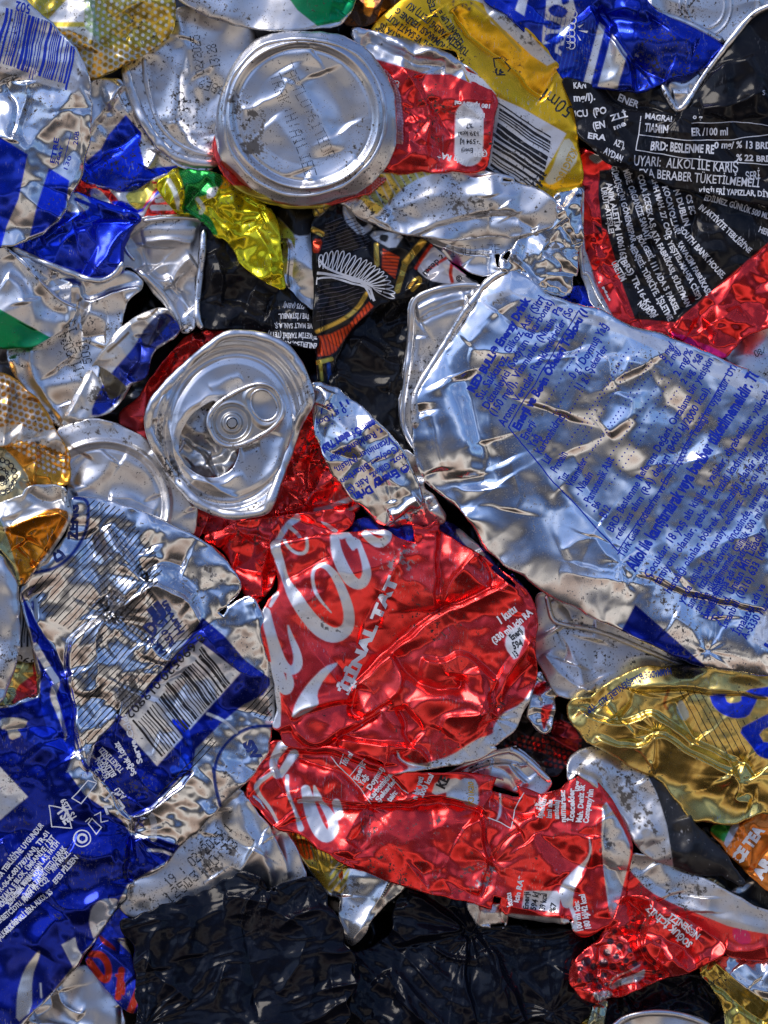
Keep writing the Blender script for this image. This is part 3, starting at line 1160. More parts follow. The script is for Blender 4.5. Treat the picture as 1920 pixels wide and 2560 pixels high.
# the red wall of the same can shows as a crescent on both sides
tube('rim', R, T('F 648,82 560,95 500,165 482,240 490,320 545,388 610,420 670,424 750,400 810,340 835,270 825,190 780,120 720,92'), 6, M_SATIN, R.root, off=3, flat=.7, closed=True)
R2 = can('red dotted can wall showing as a crescent around the round base',
         'F 470,280 520,330 700,400 800,300 800,130 850,170 870,240 868,320 840,385 790,420 700,445 640,450 560,435 490,385 460,330', 74, M_PRINT, seed=49, size=80, amp=3, roll=14,
         color=(.60, .05, .04, .8), prints=[('fill', 'F 845,180 880,200 880,330 850,400 830,380 860,300', (.62, .22, .24, .7)), ('fill', 'F 440,440 500,390 640,445 720,440 720,470', (.5, .42, .05, .7))])
R2.dots(T('F 830,120 890,120 890,420 800,430'), 20, 7, 1.6, (.7, .5, .5, .5))

# ================================================================ red can with panel
r = can('red can with upside down white lettering and a white energy panel, top centre',
        'A2 640,160 800,190 1000,250 1200,300 1330,390 1460,490 1520,572 1500,700 1480,880 1452,1018 1105,1010 860,1025 800,800 760,400',
        64, M_PRINT, seed=53, size=50, amp=9, fine=.65, soft=1.3, color=SIL, roll=11,
        folds=[(T('A2 740,210 900,300 1100,390 1210,400'), 'g', -13, 8), (T('A2 620,180 800,200 1000,262 1190,320 1290,420'), 'g', 9, 9),
               (T('A2 960,400 1120,600 1130,760 1090,980'), 'r', 8, 8), (T('A2 1060,450 1100,560 1250,820'), 'v', 7, 8), (T('A2 860,480 960,640 1100,730'), 'r', 7, 8), (T('A2 1300,600 1510,590'), 'r', 5, 10)],
        prints=[('fill', 'A2 700,300 800,350 880,372 1100,438 1250,440 1370,492 1335,395 1440,470 1540,580 1510,700 1490,880 1470,1040 1105,1030 840,1050 780,800 720,400', RED, 0),
                ('stroke', 'A2 1360,690 1355,900', 72, WHT, 0)])
m = mark(r, 'lettering', I_WHT)
W = lambda s: T(s)[0]
m.text('1 kutu', W('A2 1350,945'), W('A2 1190,905'), 12, .03) if False else None
m.text('1 için RA*', W('A2 1355,955'), W('A2 1180,900'), 14, .03).text('(330', W('A2 1462,895'), W('A2 1380,905'), 13, .03)
m.text('100 ml için:', W('A2 1448,668'), W('A2 1290,655'), 11, .03).text('180 kJ/42 kcal', W('A2 1480,615'), W('A2 1275,600'), 10, .03)
m.text('Ma', W('A2 925,550'), W('A2 940,505'), 9, .02).text('Comp', W('A2 945,480'), W('A2 875,470'), 10, .02)
m = mark(r, 'energy_panel_text', I_BLK)
m.text('Enerji', W('A2 1378,880'), W('A2 1308,880'), 11).text('594 kJ', W('A2 1395,828'), W('A2 1300,828'), 12).text('139 kcal', W('A2 1410,782'), W('A2 1293,782'), 12).text('%7', W('A2 1380,730'), W('A2 1340,730'), 13)

# ================================================================ yellow can
y = can('yellow can lying diagonally with black lettering and a black and white barcode',
        'A2 770,190 990,-20 1040,-70 A3 -60,-60 0,15 130,85 250,205 370,325 452,440 502,560 522,760 540,900 557,1082 480,1132 380,1167 240,1100 0,1040 -40,900 -60,760 -60,620 A2 1300,300 1200,280 950,230 800,190',
        56, M_PRINT, seed=59, size=85, amp=6, fine=.4, soft=2.0, color=YEL, an=1.8, ang=.9,
        folds=[(T('A2 1250,60 1400,260 1659,440 A3 240,520 330,590'), 'v', 11, 9), (T('A2 1150,60 1230,200'), 'r', 6, 9), (T('A3 60,30 250,240 420,420'), 'g', 6, 14)],
        prints=[('fill', 'A2 960,-60 1390,-60 1659,90 A3 130,88 250,205 400,365 350,390 260,330 100,180 20,140 A2 1440,20 1390,0 1000,-20', (.60, .60, .60, .7), 0),
                ('fill', 'A2 1250,300 1330,390 1440,470 1520,560 A3 20,560 200,640 480,800 300,1110 0,1030 -60,1010 -60,560', (.60, .61, .64, .35), 0),
                ('stroke', 'A3 475,800 390,950 290,1110', 11, (.80, .50, .012, .7)), ('fill', 'A3 440,830 490,820 540,940 450,1050 370,1100 330,1070 380,1000', (.64, .58, .40, .6)),
                ('stroke', 'A2 1380,20 1500,120 1659,300', 8, (.45, .30, .03, .3))])
m = mark(y, 'lettering', I_BLK)
m.text('50ml', W('A3 515,640'), W('A3 350,520'), 36, -.01)
yl = ['= ATEŞLİ', 'LİĞANIT UP!', 'TÜKETİM TARİHİ (TETT) KU', 'PARTİ NUMARASI YERİNE G', 'TARİHİ VE SAATİ KUT', 'ISPARTA (IS', 'KAYNAK']
m.text('ATEŞLE', W('A2 1175,100'), W('A2 1130,-60'), 16, .02)
m.text('LİĞANIT UP! =', W('A2 1330,250'), W('A2 1200,50'), 16, .02)
m.text('TÜKETİM TARİHİ (TETT) KU', W('A2 1365,300'), W('A2 1010,10'), 17, .02)
m.text('PARTİ NUMARASI YERİNE G', W('A2 1330,350'), W('A2 940,40'), 17, .02)
m.text('TARİHİ VE SAATİ KUT', W('A2 1200,310'), W('A2 890,85'), 17, .02)
m.text('ISPARTA (IS', W('A2 1010,240'), W('A2 835,135'), 17, .02)
m.text('TERİ', W('A2 880,200'), W('A2 800,165'), 15, .02)
m.text('41', W('A3 95,420'), W('A3 45,405'), 13, .02).text('ALU', W('A3 122,350'), W('A3 78,325'), 8, .01)
m.line(T('A3 40,400 35,345 75,340'), 3).line(T('A3 100,365 132,405 118,425'), 3).line(T('A3 100,445 50,448 40,415'), 3)
m.text('K26618C', W('A3 455,900'), W('A3 395,1060'), 20, 0) if False else None
m.text('3222', W('A3 315,1010'), W('A3 255,1095'), 18, 0)
m = mark(y, 'barcode', I_BLK)
m.bars(W('A3 -20,1010'), W('A3 50,580'), T('A3 0,0 325,215')[1] - T('A3 0,0')[0], 9, 52, (1, 1, 2, 3, 2))
m = mark(y, 'stamped_code', I_GLD)
m.text('K26G18C', W('A3 490,880'), W('A3 400,1070'), 19, .01)

# ================================================================ top right
v = can('blue can with a white crown emblem and a folded shiny blue pouch, top right',
        'A3 -40,-70 620,-70 900,-20 1010,85 1200,175 1390,272 1405,310 1300,390 1150,440 1052,470 1020,492 940,542 880,548 770,530 560,500 460,470 380,335 250,210 130,90 0,20',
        60, M_PRINT, seed=61, size=85, amp=9, fine=.4, soft=2.4, color=(.010, .035, .45, .85),
        folds=[(T('A3 600,40 700,160 850,360 880,540'), 's', 16, 26), (T('A3 640,90 800,110 960,150 1000,100'), 'g', -18, 14), (T('A3 720,200 900,200 1050,170 1250,260'), 'g', 16, 20),
               (T('A3 850,370 980,440 1060,470'), 'v', 12, 10), (T('A3 900,420 1000,330 1200,330'), 'g', -8, 22), (T('A3 700,90 780,40 900,60'), 'r', 8, 10)],
        prints=[('fill', 'A3 660,130 695,160 610,500 565,490', PWH, 0), ('fill', 'A3 735,200 825,320 765,528 650,512', (.78, .78, .76, .95), 0),
                ('fill', 'A3 180,0 240,-20 215,95 160,60', PWH, 0),
                ('fill', 'A3 345,0 500,-20 520,60 470,180 430,330 395,310 400,250 320,265 325,165 340,90', PWH, 0),
                ('fill', 'A3 350,55 400,20 480,60 450,110 380,95', (.010, .035, .45, .85), 1), ('fill', 'A3 330,240 345,200 420,195 460,230 400,270', (.010, .035, .45, .85), 1),
                ('fill', 'A3 320,130 360,115 440,150 420,180 345,170', (.010, .035, .45, .85), 1), ('fill', 'A3 430,-20 480,-20 480,20 440,30', (.010, .035, .45, .85), 1),
                ('fill', 'A3 410,280 440,265 470,290 440,310', (.010, .035, .45, .85), 1)])
v.hatch(T('A3 250,60 660,130 560,500 460,470 370,320'), 100, 10, 1.6, (.03, .12, .75, .8))
m = mark(v, 'crown_emblem', I_WHT)
for k in range(6):
    m.arc(W('A3 %d,%d' % (505 - 3 * k, 85 + 36 * k)), 9, -120, 100, 2.2)
    m.arc(W('A3 %d,%d' % (480 - 2 * k, 85 + 36 * k)), 6, -120, 100, 1.6)
for q in ('A3 535,155 570,140 545,165', 'A3 540,180 595,180 590,195', 'A3 530,200 552,235 540,235'):
    m.tri([T(q)])

L9 = can('round silver can lid showing rings in the top right corner', 'A3 780,-80 1720,-80 1720,40 1600,70 1430,240 1330,230 1200,150 1040,80 960,20',
         30, M_SATIN, body='lid', seed=66, size=150, amp=3, soft=4, und=3, fine=.1,
         radial=[(T('A3 1290,30')[0][0], T('A3 1290,30')[0][1], 56, 66, 0, [(0, 0), (.80, 0), (.86, 3), (.92, 0), (1.1, 0), (1.15, 3), (1.2, 0), (2.2, 0), (2.4, 6), (2.6, 0)])],
         rims=[('A3 760,-40 900,30 1010,85 1120,110 1250,170 1400,250', 11, 14, .7)])

K = can('glossy black can with a V bent silver rim and white lettering in a ruled box',
        'A3 430,455 560,495 780,535 900,548 1030,500 1085,600 1130,675 1240,560 1290,470 1380,340 1450,220 1590,75 1730,10 1730,1250 1659,1215 1500,1180 1250,1135 1050,1095 900,1010 720,965 620,860 540,800 510,640',
        60, M_BLACK, seed=71, tilt=(0, .03), extra=fans([(T('A3 1120,690')[0], 16, 110, 1.6), (T('A3 740,640')[0], 12, 80, 1.5), (T('A3 1480,1110')[0], 10, 70, 1.4)], 14), size=90, amp=12, fine=.5, soft=1.5, color=BLK,
        folds=[(T('A3 500,760 700,900 850,1000'), 'r', 9, 9), (T('A3 640,480 800,640 1000,640 1130,690'), 'v', 14, 10), (T('A3 1250,640 1450,620 1659,520'), 'r', 14, 12),
               (T('A3 1380,380 1420,520 1390,700'), 'g', 14, 14), (T('A3 1530,320 1590,480 1600,700'), 'g', 12, 12), (T('A3 1200,740 1440,900 1659,1080'), 'v', 9, 7), (T('A3 740,600 770,800 860,960'), 'r', 8, 8), (T('A3 820,700 1000,760 1250,800'), 'r', 5, 7)],
        rims=[('A3 1720,20 1659,38 1560,85 1440,235 1340,370 1262,470 1200,580 1132,668 1080,600 1042,520 1030,490', 10, 6, .8)])
vin = Sheet(T('A3 1025,480 1150,435 1300,380 1340,385 1270,480 1200,580 1130,664 1085,600'), 116, seed=73, size=60, amp=5, fine=.3, soft=2, roll=0, dome=0, grow=2, depth=30,
            folds=[(T('A3 1090,470 1150,520 1250,450'), 'g', 9, 10), (T('A3 1080,560 1180,560'), 'r', 6, 8)])
vin.root = K.root
vin.mat = M_SATIN
vin.bodyname = 'lid'
vin.pending = True
m = mark(K, 'lettering', I_WHT)
m.text('mg/l).', W('A3 505,600'), W('A3 635,590'), 18, .02).text('ICU  (PO', W('A3 515,700'), W('A3 705,670'), 18, .02).text('(EN', W('A3 622,765'), W('A3 695,755'), 18, .02).text('KAN', W('A3 510,522'), W('A3 580,520'), 15, .02)
m.text('ENER', W('A3 770,590'), W('A3 885,640'), 17, .02).text('ZLİ', W('A3 730,720'), W('A3 830,690'), 15, .02).text('me', W('A3 750,770'), W('A3 820,740'), 13, .02).text('AZ*),', W('A3 745,860'), W('A3 810,880'), 17, .02)
m.text('AYDAN', W('A3 680,910'), W('A3 785,960'), 17, .02).text('ERA', W('A3 585,820'), W('A3 700,835'), 15, .02)
m.text('MAGRAI', W('A3 930,705'), W('A3 1085,725'), 14, .02).text('TIAMIN', W('A3 925,775'), W('A3 1062,790'), 19, .02).text('ER /100 ml', W('A3 1205,800'), W('A3 1420,800'), 19, .02).text('o g', W('A3 1215,705'), W('A3 1270,710'), 12, .02)
m.text('BRD: BESLENME RE', W('A3 965,890'), W('A3 1340,910'), 22, .02).text('0 mg/ % 13 BRD', W('A3 1340,880'), W('A3 1680,880'), 17, .02).text('% 22 BRD', W('A3 1470,955'), W('A3 1680,960'), 16, .02)
m.text('UYARI:  ALKOL İLE KARIŞ', W('A3 865,980'), W('A3 1480,1020'), 25, .0).text('VEYA BERABER TÜKETİLMEMELİ', W('A3 860,1050'), W('A3 1610,1110'), 23, .0).text('ŞERİ', W('A3 1530,1065'), W('A3 1610,1060'), 20, .0)
m.text('KİŞİLERİ YAPIZLAR, DİYA', W('A3 1250,1150'), W('A3 1690,1170'), 15, .02).text('S', W('A3 1625,560'), W('A3 1640,560'), 12)
m.line(T('A3 905,690 880,890 1000,910 1160,935 1300,950 1659,980'), 2.2).line(T('A3 892,795 1100,825 1420,830 1659,800'), 2.0).line(T('A3 1210,730 1480,720 1659,745'), 2.0)

Q = can('pointed black can with red borders and dense white lettering at the right edge',
        'A3 540,880 600,900 720,950 900,1000 1250,1120 1730,1220 1730,1330 B3 1730,480 1520,560 1450,630 1400,692 1330,672 1150,612 900,532 740,468 640,330 590,150 A3 600,1640 560,1400 560,1200 560,1080 545,1000',
        48, M_BLACK, seed=77, size=55, amp=12, fine=.7, soft=1.4, color=BLK, grow=6,
        folds=[(T('A3 560,1100 620,1300 640,1480 B3 720,250 870,480'), 'r', 8, 9), (T('B3 900,520 1100,480 1659,30'), 'v', 8, 10), (T('A3 740,1000 800,1300 900,1659'), 'r', 8, 6), (T('A3 860,1080 960,1400 1050,1659'), 'v', 8, 6),
               (T('A3 1000,1080 1100,1350 1180,1659'), 'r', 8, 6), (T('A3 1100,1150 1240,1200 1190,1400 1250,1659'), 'v', 9, 7), (T('B3 1080,560 1250,560 1500,380'), 'r', 7, 9), (T('B3 1150,600 1070,540'), 's', 9, 14)],
        prints=[('fill', 'A3 520,870 600,880 720,960 740,1000 660,1010 650,1150 680,1400 B3 620,-100 700,-60 800,280 870,470 1010,480 1110,610 1160,640 930,560 730,490 640,330 590,150 560,-60 A3 540,1100', RED, 0),
                ('fill', 'B3 1010,480 1110,490 1659,20 1740,-60 1740,520 1520,580 1400,710 1150,625', RED, 0), ('stroke', 'B3 1100,560 1300,640 1400,690', 14, PNK),
                ('fill', 'A3 590,930 640,905 700,935 640,975', (.7, .7, .72, 1)), ('stroke', 'A3 560,1110 530,1290 560,1500 B3 580,100 640,300 740,470', 9, (.6, .6, .62, .7))])
m = mark(Q, 'lettering', I_WHT)
qb = [('GÜMÜŞGÜN GÖNEN/ISPAR', 'A3 725,985', 'A3 850,1440'), ('MİRE. ORGANİZE SANAYİ', 'A3 800,1010', 'A3 935,1420'), ('COLA İÇECEK A.Ş.', 'A3 885,1040', 'A3 965,1360'), ('İHH MAH. 27. CAD', 'A3 965,1070', 'A3 1060,1400'),
      ('KOCAYOLLARI', 'A3 1035,1110', 'A3 1110,1390'), ('N DUBLIN', 'A3 1100,1130', 'A3 1165,1340'), ('CS EC', 'A3 1170,1160', 'A3 1200,1270'), ('ÜRÜT=ATEŞLE!', 'A3 668,1110', 'A3 715,1385'), ('ANIM ALETİM 1006163', 'A3 700,1080', 'A3 790,1540'),
      ('EDİLMEZ. GÜNLÜK 500 ML', 'A3 1280,1180', 'A3 1659,1300'), ('IN AKTİVİTE TEBLİĞİ\'NE', 'A3 1245,1230', 'A3 1540,1500'), ('VE', 'A3 1590,1210', 'A3 1640,1230'), ('HERİ', 'A3 1600,1370', 'A3 1670,1400'),
      ('SOUTH BANK HOUSE,', 'A3 1130,1360', 'B3 1385,230'), ('BÖLGESİ, 111 ADA 5 PARSEL,', 'A3 880,1400', 'B3 1110,440'), ('ATA FABRİKASI, SÜLEYMAN', 'A3 960,1370', 'B3 1170,400'), ('15 YEŞTEL/MAHSA ÇİSP)', 'A3 1040,1400', 'B3 1240,350'),
      ('MENŞEİ: TÜRKİYE. İŞLETME', 'A3 830,1460', 'B3 1070,480'), ('(BRS) TR-16-K-001', 'A3 780,1540', 'B3 980,460'), ('ÜRETİM', 'A3 735,1560', 'B3 790,250'), ('KAVAÇIM FABRİKASI,', 'A3 1120,1440', 'B3 1300,330'), ('NUADIP', 'B3 885,380', 'B3 975,470')]
for t_, a_, b_ in qb:
    m.text(t_, W(a_), W(b_), 14.5, .02)
m.text('1 Mas', W('B3 655,250'), W('B3 720,360'), 6, .02)
Q2 = can('silver can flange beside the red bordered black can', 'A3 390,1180 470,1140 560,1110 560,1300 560,1480 B3 580,100 640,280 730,465 700,470 600,340 560,200 530,50 A3 520,1500 440,1330 420,1280',
         54, M_SATIN, seed=79, size=60, amp=7, fine=.3, rims=[('A3 545,1400 560,1640 B3 590,180 650,330 735,462', 7, 0)],
         folds=[(T('A3 480,1150 500,1300 520,1460'), 'v', 10, 8)])
right_s = can('pale silver can corner at the right edge below the red point', 'B3 1400,700 1460,630 1560,540 1730,380 1730,860 1600,800', 26, M_SATIN, seed=80, size=90, amp=5, fine=.2)
m = mark(right_s, 'date_stamp', I_BLK)
m.dotted('11', W('B3 1575,550'), W('B3 1580,500'), 14, 1.3).dotted('08/', W('B3 1590,690'), W('B3 1660,660'), 14, 1.3)

R.grime(T('A2 -140,500 60,480 200,640 260,980 120,1060 -60,860 -140,700'), .62)
R.grime(T('A2 -60,60 400,60 330,200 0,380 -120,500'), .38)
c.grime(T('A1 860,280 960,500 900,800 760,500'), .4)
y.grime(T('A3 0,20 130,60 380,330 300,360 60,180 0,120'), .62)
y.grime(T('A2 1200,-40 1420,20 1400,300 1280,260'), .55)
y.grime(T('A3 -60,440 60,560 300,700 480,800 440,1000 300,900 0,560'), .35)
r.grime(T('A2 640,150 1000,240 1330,380 1250,460 900,360 700,260'), .55)
K.grime(T('A3 540,760 700,900 900,1000 700,960 560,860'), .4, (.3, .29, .28, 0))
v.grime(T('A3 760,200 900,260 1050,470 900,470'), .45, (.45, .45, .45, .3))
a.grime(T('A1 60,-20 520,420 520,640 380,300 200,120'), .35)
d.grime(T('A1 1180,20 1659,60 A2 300,150 0,170'), .4)
# ================================================================ middle band
s1 = can('silver crumpled can with gold striped band, running across under the red panel can',
         'A2 435,1190 600,1105 760,1058 900,1025 1100,998 1350,998 1500,1028 1650,1065 A3 60,1060 200,1092 385,1168 410,1230 432,1312 290,1365 150,1410 A2 1500,1390 1300,1420 1000,1392 850,1340 720,1290 610,1200 540,1210 450,1290',
         66, M_SATIN, seed=83, size=75, amp=9, fine=.45, soft=2.2, an=1.8, ang=-.15, roll=12,
         folds=[(T('A2 900,1250 1100,1180 1400,1150 1659,1180'), 'g', 10, 16), (T('A2 1000,1392 1150,1320 1400,1265 1659,1258'), 's', -11, 16), (T('A2 700,1150 900,1250 860,1340'), 'r', 8, 9),
                (T('A2 1480,1030 1500,1150'), 'g', 10, 10), (T('A2 760,1070 800,1150 900,1200'), 'v', 7, 7), (T('A3 120,1200 160,1280'), 'g', 10, 9), (T('A3 280,1370 180,1290 0,1270'), 'v', 9, 8)],
         prints=[('fill', 'A2 420,1190 600,1095 760,1045 900,1015 1100,990 1250,990 1000,1080 850,1230 800,1280 700,1160 560,1210 440,1300', OLIV)])
s1.hatch(T('A2 430,1190 600,1095 780,1045 760,1100 600,1200 440,1290'), 52, 15, 3.2, (.03, .03, .06, .1))
s1.hatch(T('A2 780,1040 1250,990 1000,1080 850,1230 700,1160'), 60, 18, 4.0, (.62, .60, .50, .7))
s2 = can('silver can flank with dotted stamp tucked beneath the striped silver can',
         'A2 900,1340 1100,1300 1400,1330 1659,1330 A3 300,1330 200,1440 80,1500 60,1600 A2 1520,1490 1560,1600 1450,1640 1350,1600 1200,1500 1100,1440 980,1390', 44, M_SATIN, seed=84, size=70, amp=9, fine=.3, soft=2.6, an=2, ang=.3,
         folds=[(T('A2 1050,1380 1250,1480 1500,1500'), 's', 12, 14), (T('A2 1200,1480 1300,1600'), 'v', 8, 9)])
m = mark(s2, 'date_stamp', I_BLK)
m.dotted('TAH', W('A2 1090,1420'), W('A2 1240,1370'), 22, 1.4).dotted('130:13E', W('A2 1250,1520'), W('A2 1560,1500'), 24, 1.3)
s3 = can('shiny wrinkled silver can knob between the striped can and the blue lettered can',
         'A3 390,1172 470,1140 555,1112 550,1260 560,1420 528,1500 530,1640 B3 500,200 485,300 440,325 380,300 300,292 200,185 70,165 80,100 130,60 A3 80,1560 180,1420 280,1360 430,1315',
         74, M_GLOSS, seed=85, size=48, amp=13, fine=.6, soft=1.9, color=SIL,
         folds=[(T('A3 430,1320 500,1440 530,1500'), 'v', 9, 8), (T('A3 110,1500 230,1600 B3 300,270'), 'r', 8, 8), (T('A3 330,1480 440,1560 B3 430,200'), 'v', 9, 12), (T('A3 400,1180 480,1290 530,1450'), 'r', 7, 9)])

pat = can('black can with a white feathered wing, orange bars and gold stripes, centre top',
          'A2 432,1280 520,1210 600,1180 660,1240 760,1350 960,1370 1130,1448 1240,1560 1340,1640 B2 1430,262 1290,262 1150,285 1000,340 900,350 820,380 720,460 640,560 570,690 545,860 470,850 462,700 440,560 455,300 430,100',
          52, M_BLACK, seed=87, size=60, amp=9, fine=.45, soft=1.6, color=BLK,
          folds=[(T('A2 600,1200 720,1400 B2 800,120 880,250 840,330'), 'r', 8, 9), (T('A2 560,1200 700,1350 B2 760,40'), 'v', 6, 7), (T('B2 900,350 1000,280 1120,240'), 'r', 9, 10), (T('B2 480,0 470,400 500,840'), 'r', 5, 8), (T('A2 980,1380 1040,1500 B2 1100,230'), 'v', 9, 8)],
          prints=[('fill', 'E1 380,80 460,70 570,190 590,250 500,310 400,210 380,140', (.55, .56, .58, .3)), ('fill', 'E1 460,150 500,170 560,220 520,250 470,200', BLK),
                  ('fill', 'E1 600,265 810,290 730,405 560,310', (.55, .56, .58, .3)), ('fill', 'E1 640,290 700,300 680,350 630,330', BLK),
                  ('fill', 'E1 985,365 1110,445 1240,560 1340,640 1100,635 970,610 880,530', (.66, .63, .64, .2)),
                  ('stroke', 'E1 990,370 940,440 885,525', 8, (.75, .05, .02, .5)), ('stroke', 'E1 1095,455 1020,500 960,545', 8, (.6, .04, .02, .3)), ('stroke', 'E1 1135,490 1120,560 1135,620', 9, (.6, .04, .02, .3)),
                  ('stroke', 'E1 1130,490 1180,530 1240,570', 7, PNK), ('stroke', 'E1 1240,580 1335,640', 10, BLK),
                  ('stroke', 'E1 935,340 810,490', 16, (.72, .45, .08, .8)), ('stroke', 'E1 815,480 755,680', 13, (.72, .45, .08, .8)), ('stroke', 'E1 610,365 615,500', 11, (.72, .45, .08, .8)),
                  ('stroke', 'E1 545,700 480,810 370,890 200,965', 9, (.72, .45, .08, .8)), ('stroke', 'E1 175,260 235,290', 13, (.72, .45, .08, .8)), ('stroke', 'E1 840,660 870,610 910,585 920,620 860,680', 6, (.72, .45, .08, .8)),
                  ('fill', 'E1 205,1000 300,980 420,920 560,760 590,790 440,940 330,1100 280,1130 205,1135', (.85, .085, .02, .3), 0),
                  ('fill', 'E1 655,390 770,450 740,600 650,525', (.85, .085, .02, .3), 0), ('fill', 'E1 175,320 240,330 215,420 170,420', (.6, .05, .02, .5)),
                  ('stroke', 'E1 205,1180 300,1155', 10, (.72, .50, .08, .8)), ('stroke', 'E1 225,1190 235,1300', 7, (.7, .6, .1, .6)), ('stroke', 'E1 280,1190 290,1310', 9, (.02, .08, .35, .5))])
pat.hatch(T('E1 205,1000 300,980 420,920 560,760 590,790 440,940 330,1100 280,1130 205,1135'), 76, 9.5, 3.0, BLK)
pat.hatch(T('E1 655,390 770,450 740,600 650,525'), 5, 8, 3.0, BLK)
I_GREY = ink_material('grey_line_ink', (.07, .06, .075), fade=0)
m = mark(pat, 'pinstripes', I_GREY)
m.hatch(T('E1 260,190 450,170 560,330 540,400 240,400'), -18, 8.5, 1.8).hatch(T('E1 205,640 430,640 530,700 380,850 200,900'), -14, 10, 1.8)
m = mark(pat, 'wing_emblem', I_WHT)
import itertools
base = T('E1 215,470 330,530 440,590 560,650 620,720')
tips = [(232, 435, 215, 520), (268, 418, 240, 530), (306, 410, 275, 535), (345, 408, 305, 540), (385, 412, 335, 548), (425, 422, 365, 560), (463, 438, 395, 572), (500, 455, 420, 585), (538, 472, 445, 598), (574, 492, 470, 608),
        (605, 512, 495, 618), (636, 535, 515, 628), (664, 555, 530, 638), (690, 585, 545, 645), (712, 620, 555, 650), (730, 655, 562, 655), (740, 700, 575, 660), (738, 735, 590, 670)]
for (tx, ty, bx_, by_) in tips:
    a_ = W('E1 %d,%d' % (tx, ty))
    b_ = W('E1 %d,%d' % (bx_, by_))
    d_ = (b_ - a_)
    n_ = np.array([-d_[1], d_[0]]) / np.hypot(*d_)
    wd_ = 5.2
    loop = [b_, b_ - d_ * .35 + n_ * wd_ * .7, a_ + d_ * .25 + n_ * wd_, a_ + n_ * 2.0, a_ - n_ * 2.0, a_ + d_ * .25 - n_ * wd_, b_ - d_ * .35 - n_ * wd_ * .7, b_]
    m.line(chaikin(np.array(loop), 1, False), 2.6)
m.line(T('E1 205,560 300,570 400,590 500,625 570,680 600,750'), 7)
m.line(T('E1 205,600 300,590 420,620 530,660 580,740'), 5).line(T('E1 215,470 260,520 360,560 480,600 560,645'), 6).line(T('E1 205,590 200,640'), 3)
m = mark(pat, 'lettering', I_BLK)
m.text('z desai', W('E1 1060,415'), W('E1 925,560'), 16, .01)
m.arc(W('E1 1185,597'), 6, 0, 360, 2).arc(W('E1 1185,597'), 2.5, 0, 360, 1.8)

bm = can('plain black creased can panel between the wing can and the big silver can',
         'B2 1000,270 1150,240 1200,280 1040,360 1010,500 1000,800 960,1000 990,1150 1060,1290 900,1200 800,1060 640,920 530,860 540,700 640,540 800,370', 40, M_BLACK, seed=89, size=60, amp=12, fine=.6, color=BLK, extra=fans([(T('B2 560,780')[0], 12, 80, 1.3)], 4),
         folds=[(T('B2 700,600 850,700 960,740'), 'r', 10, 9), (T('B2 560,780 700,860 900,860'), 'g', 8, 12), (T('B2 800,420 900,520 980,420'), 'v', 9, 9), (T('B2 640,600 740,580 880,680'), 'r', 6, 6)])

lime = can('lime yellow and green crumpled can below the round can base',
           'A1 1050,990 1290,1030 1350,1075 1480,1150 1600,1250 1659,1260 A2 130,1195 215,1300 240,1450 250,1620 B2 262,292 200,260 130,225 0,140 B1 1400,60 1330,-20 A1 1300,1400 1230,1340 1150,1260 1060,1272 980,1190 930,1090 990,1040',
           64, M_PRINT, seed=93, size=50, amp=14, fine=.4, soft=2.2, color=LIME,
           folds=[(T('A1 1230,1180 1350,1350 1530,1300 1560,1200'), 'v', 12, 10), (T('A1 1500,1340 1600,1500 B2 200,240'), 'r', 10, 12), (T('A1 1320,1380 1480,1300 1560,1280'), 'r', 10, 9), (T('A1 1380,1150 1400,1260 1350,1300'), 'g', 10, 10), (T('A1 1030,1020 1090,1130 1080,1260'), 'r', 8, 8), (T('A1 1250,1060 1150,1150 1100,1250'), 'v', 8, 8)],
           prints=[('fill', 'A1 1060,980 1300,1010 1330,1090 1220,1160 1150,1170 1180,1250 1250,1290 1300,1400 1230,1380 1120,1260 1080,1270 1100,1150 1060,1060', (.004, .22, .03, .75)),
                   ('stroke', 'A1 1000,1070 1040,1140 1060,1230', 13, (.6, .62, .55, .5)), ('fill', 'A1 1230,1120 1300,1100 1270,1170 1220,1180', (.65, .62, .58, .6)), ('stroke', 'A1 1170,1180 1210,1230 1190,1260', 11, (.6, .66, .62, .8)),
                   ('stroke', 'A1 1040,1010 1085,1110 1070,1250', 9, LIME)])
lime.dots(T('A1 1080,1010 1310,1030 1330,1090 1220,1160 1150,1170 1250,1290 1290,1400 1180,1280 1100,1240'), 40, 6, 1.3, (.05, .4, .1, .6))
bk = can('black can with upside down white lettering, silver seam down its left side',
         'F 437,478 460,462 520,540 612,620 640,645 682,700 690,755 640,748 560,715 500,705 440,712 428,690 430,600', 50, M_BLACK, seed=95, size=55, amp=11, fine=.55, color=BLK,
         folds=[(T('B1 1230,200 1400,160 1500,120'), 'g', 10, 12), (T('B1 1300,350 1450,380 1600,440'), 'v', 10, 10), (T('B1 1250,60 1330,220 1300,400'), 'r', 8, 9), (T('B1 1480,340 1600,380'), 'r', 9, 8)],
         rims=[('B1 1208,-60 1200,100 1180,260 1165,400 1172,480 1200,530', 10, 9, .7)])
m = mark(bk, 'lettering', I_WHT)
m.text('14275 (ABN)', W('B2 400,385'), W('B2 262,375'), 12, .02).text('ANİYE / İSTANBUL.', W('B2 450,440'), W('B2 230,435'), 12.5, .02).text('K VE MALT SAN. A.Ş.', W('B2 455,498'), W('B2 205,490'), 12.5, .02)
m.text('TÜKETİM TARİHİ (TETT)', W('B2 458,555'), W('B2 170,545'), 12.5, .02).text('ENLERİ:SU, ARPA', W('B2 458,608'), W('B2 230,595'), 12.5, .02)
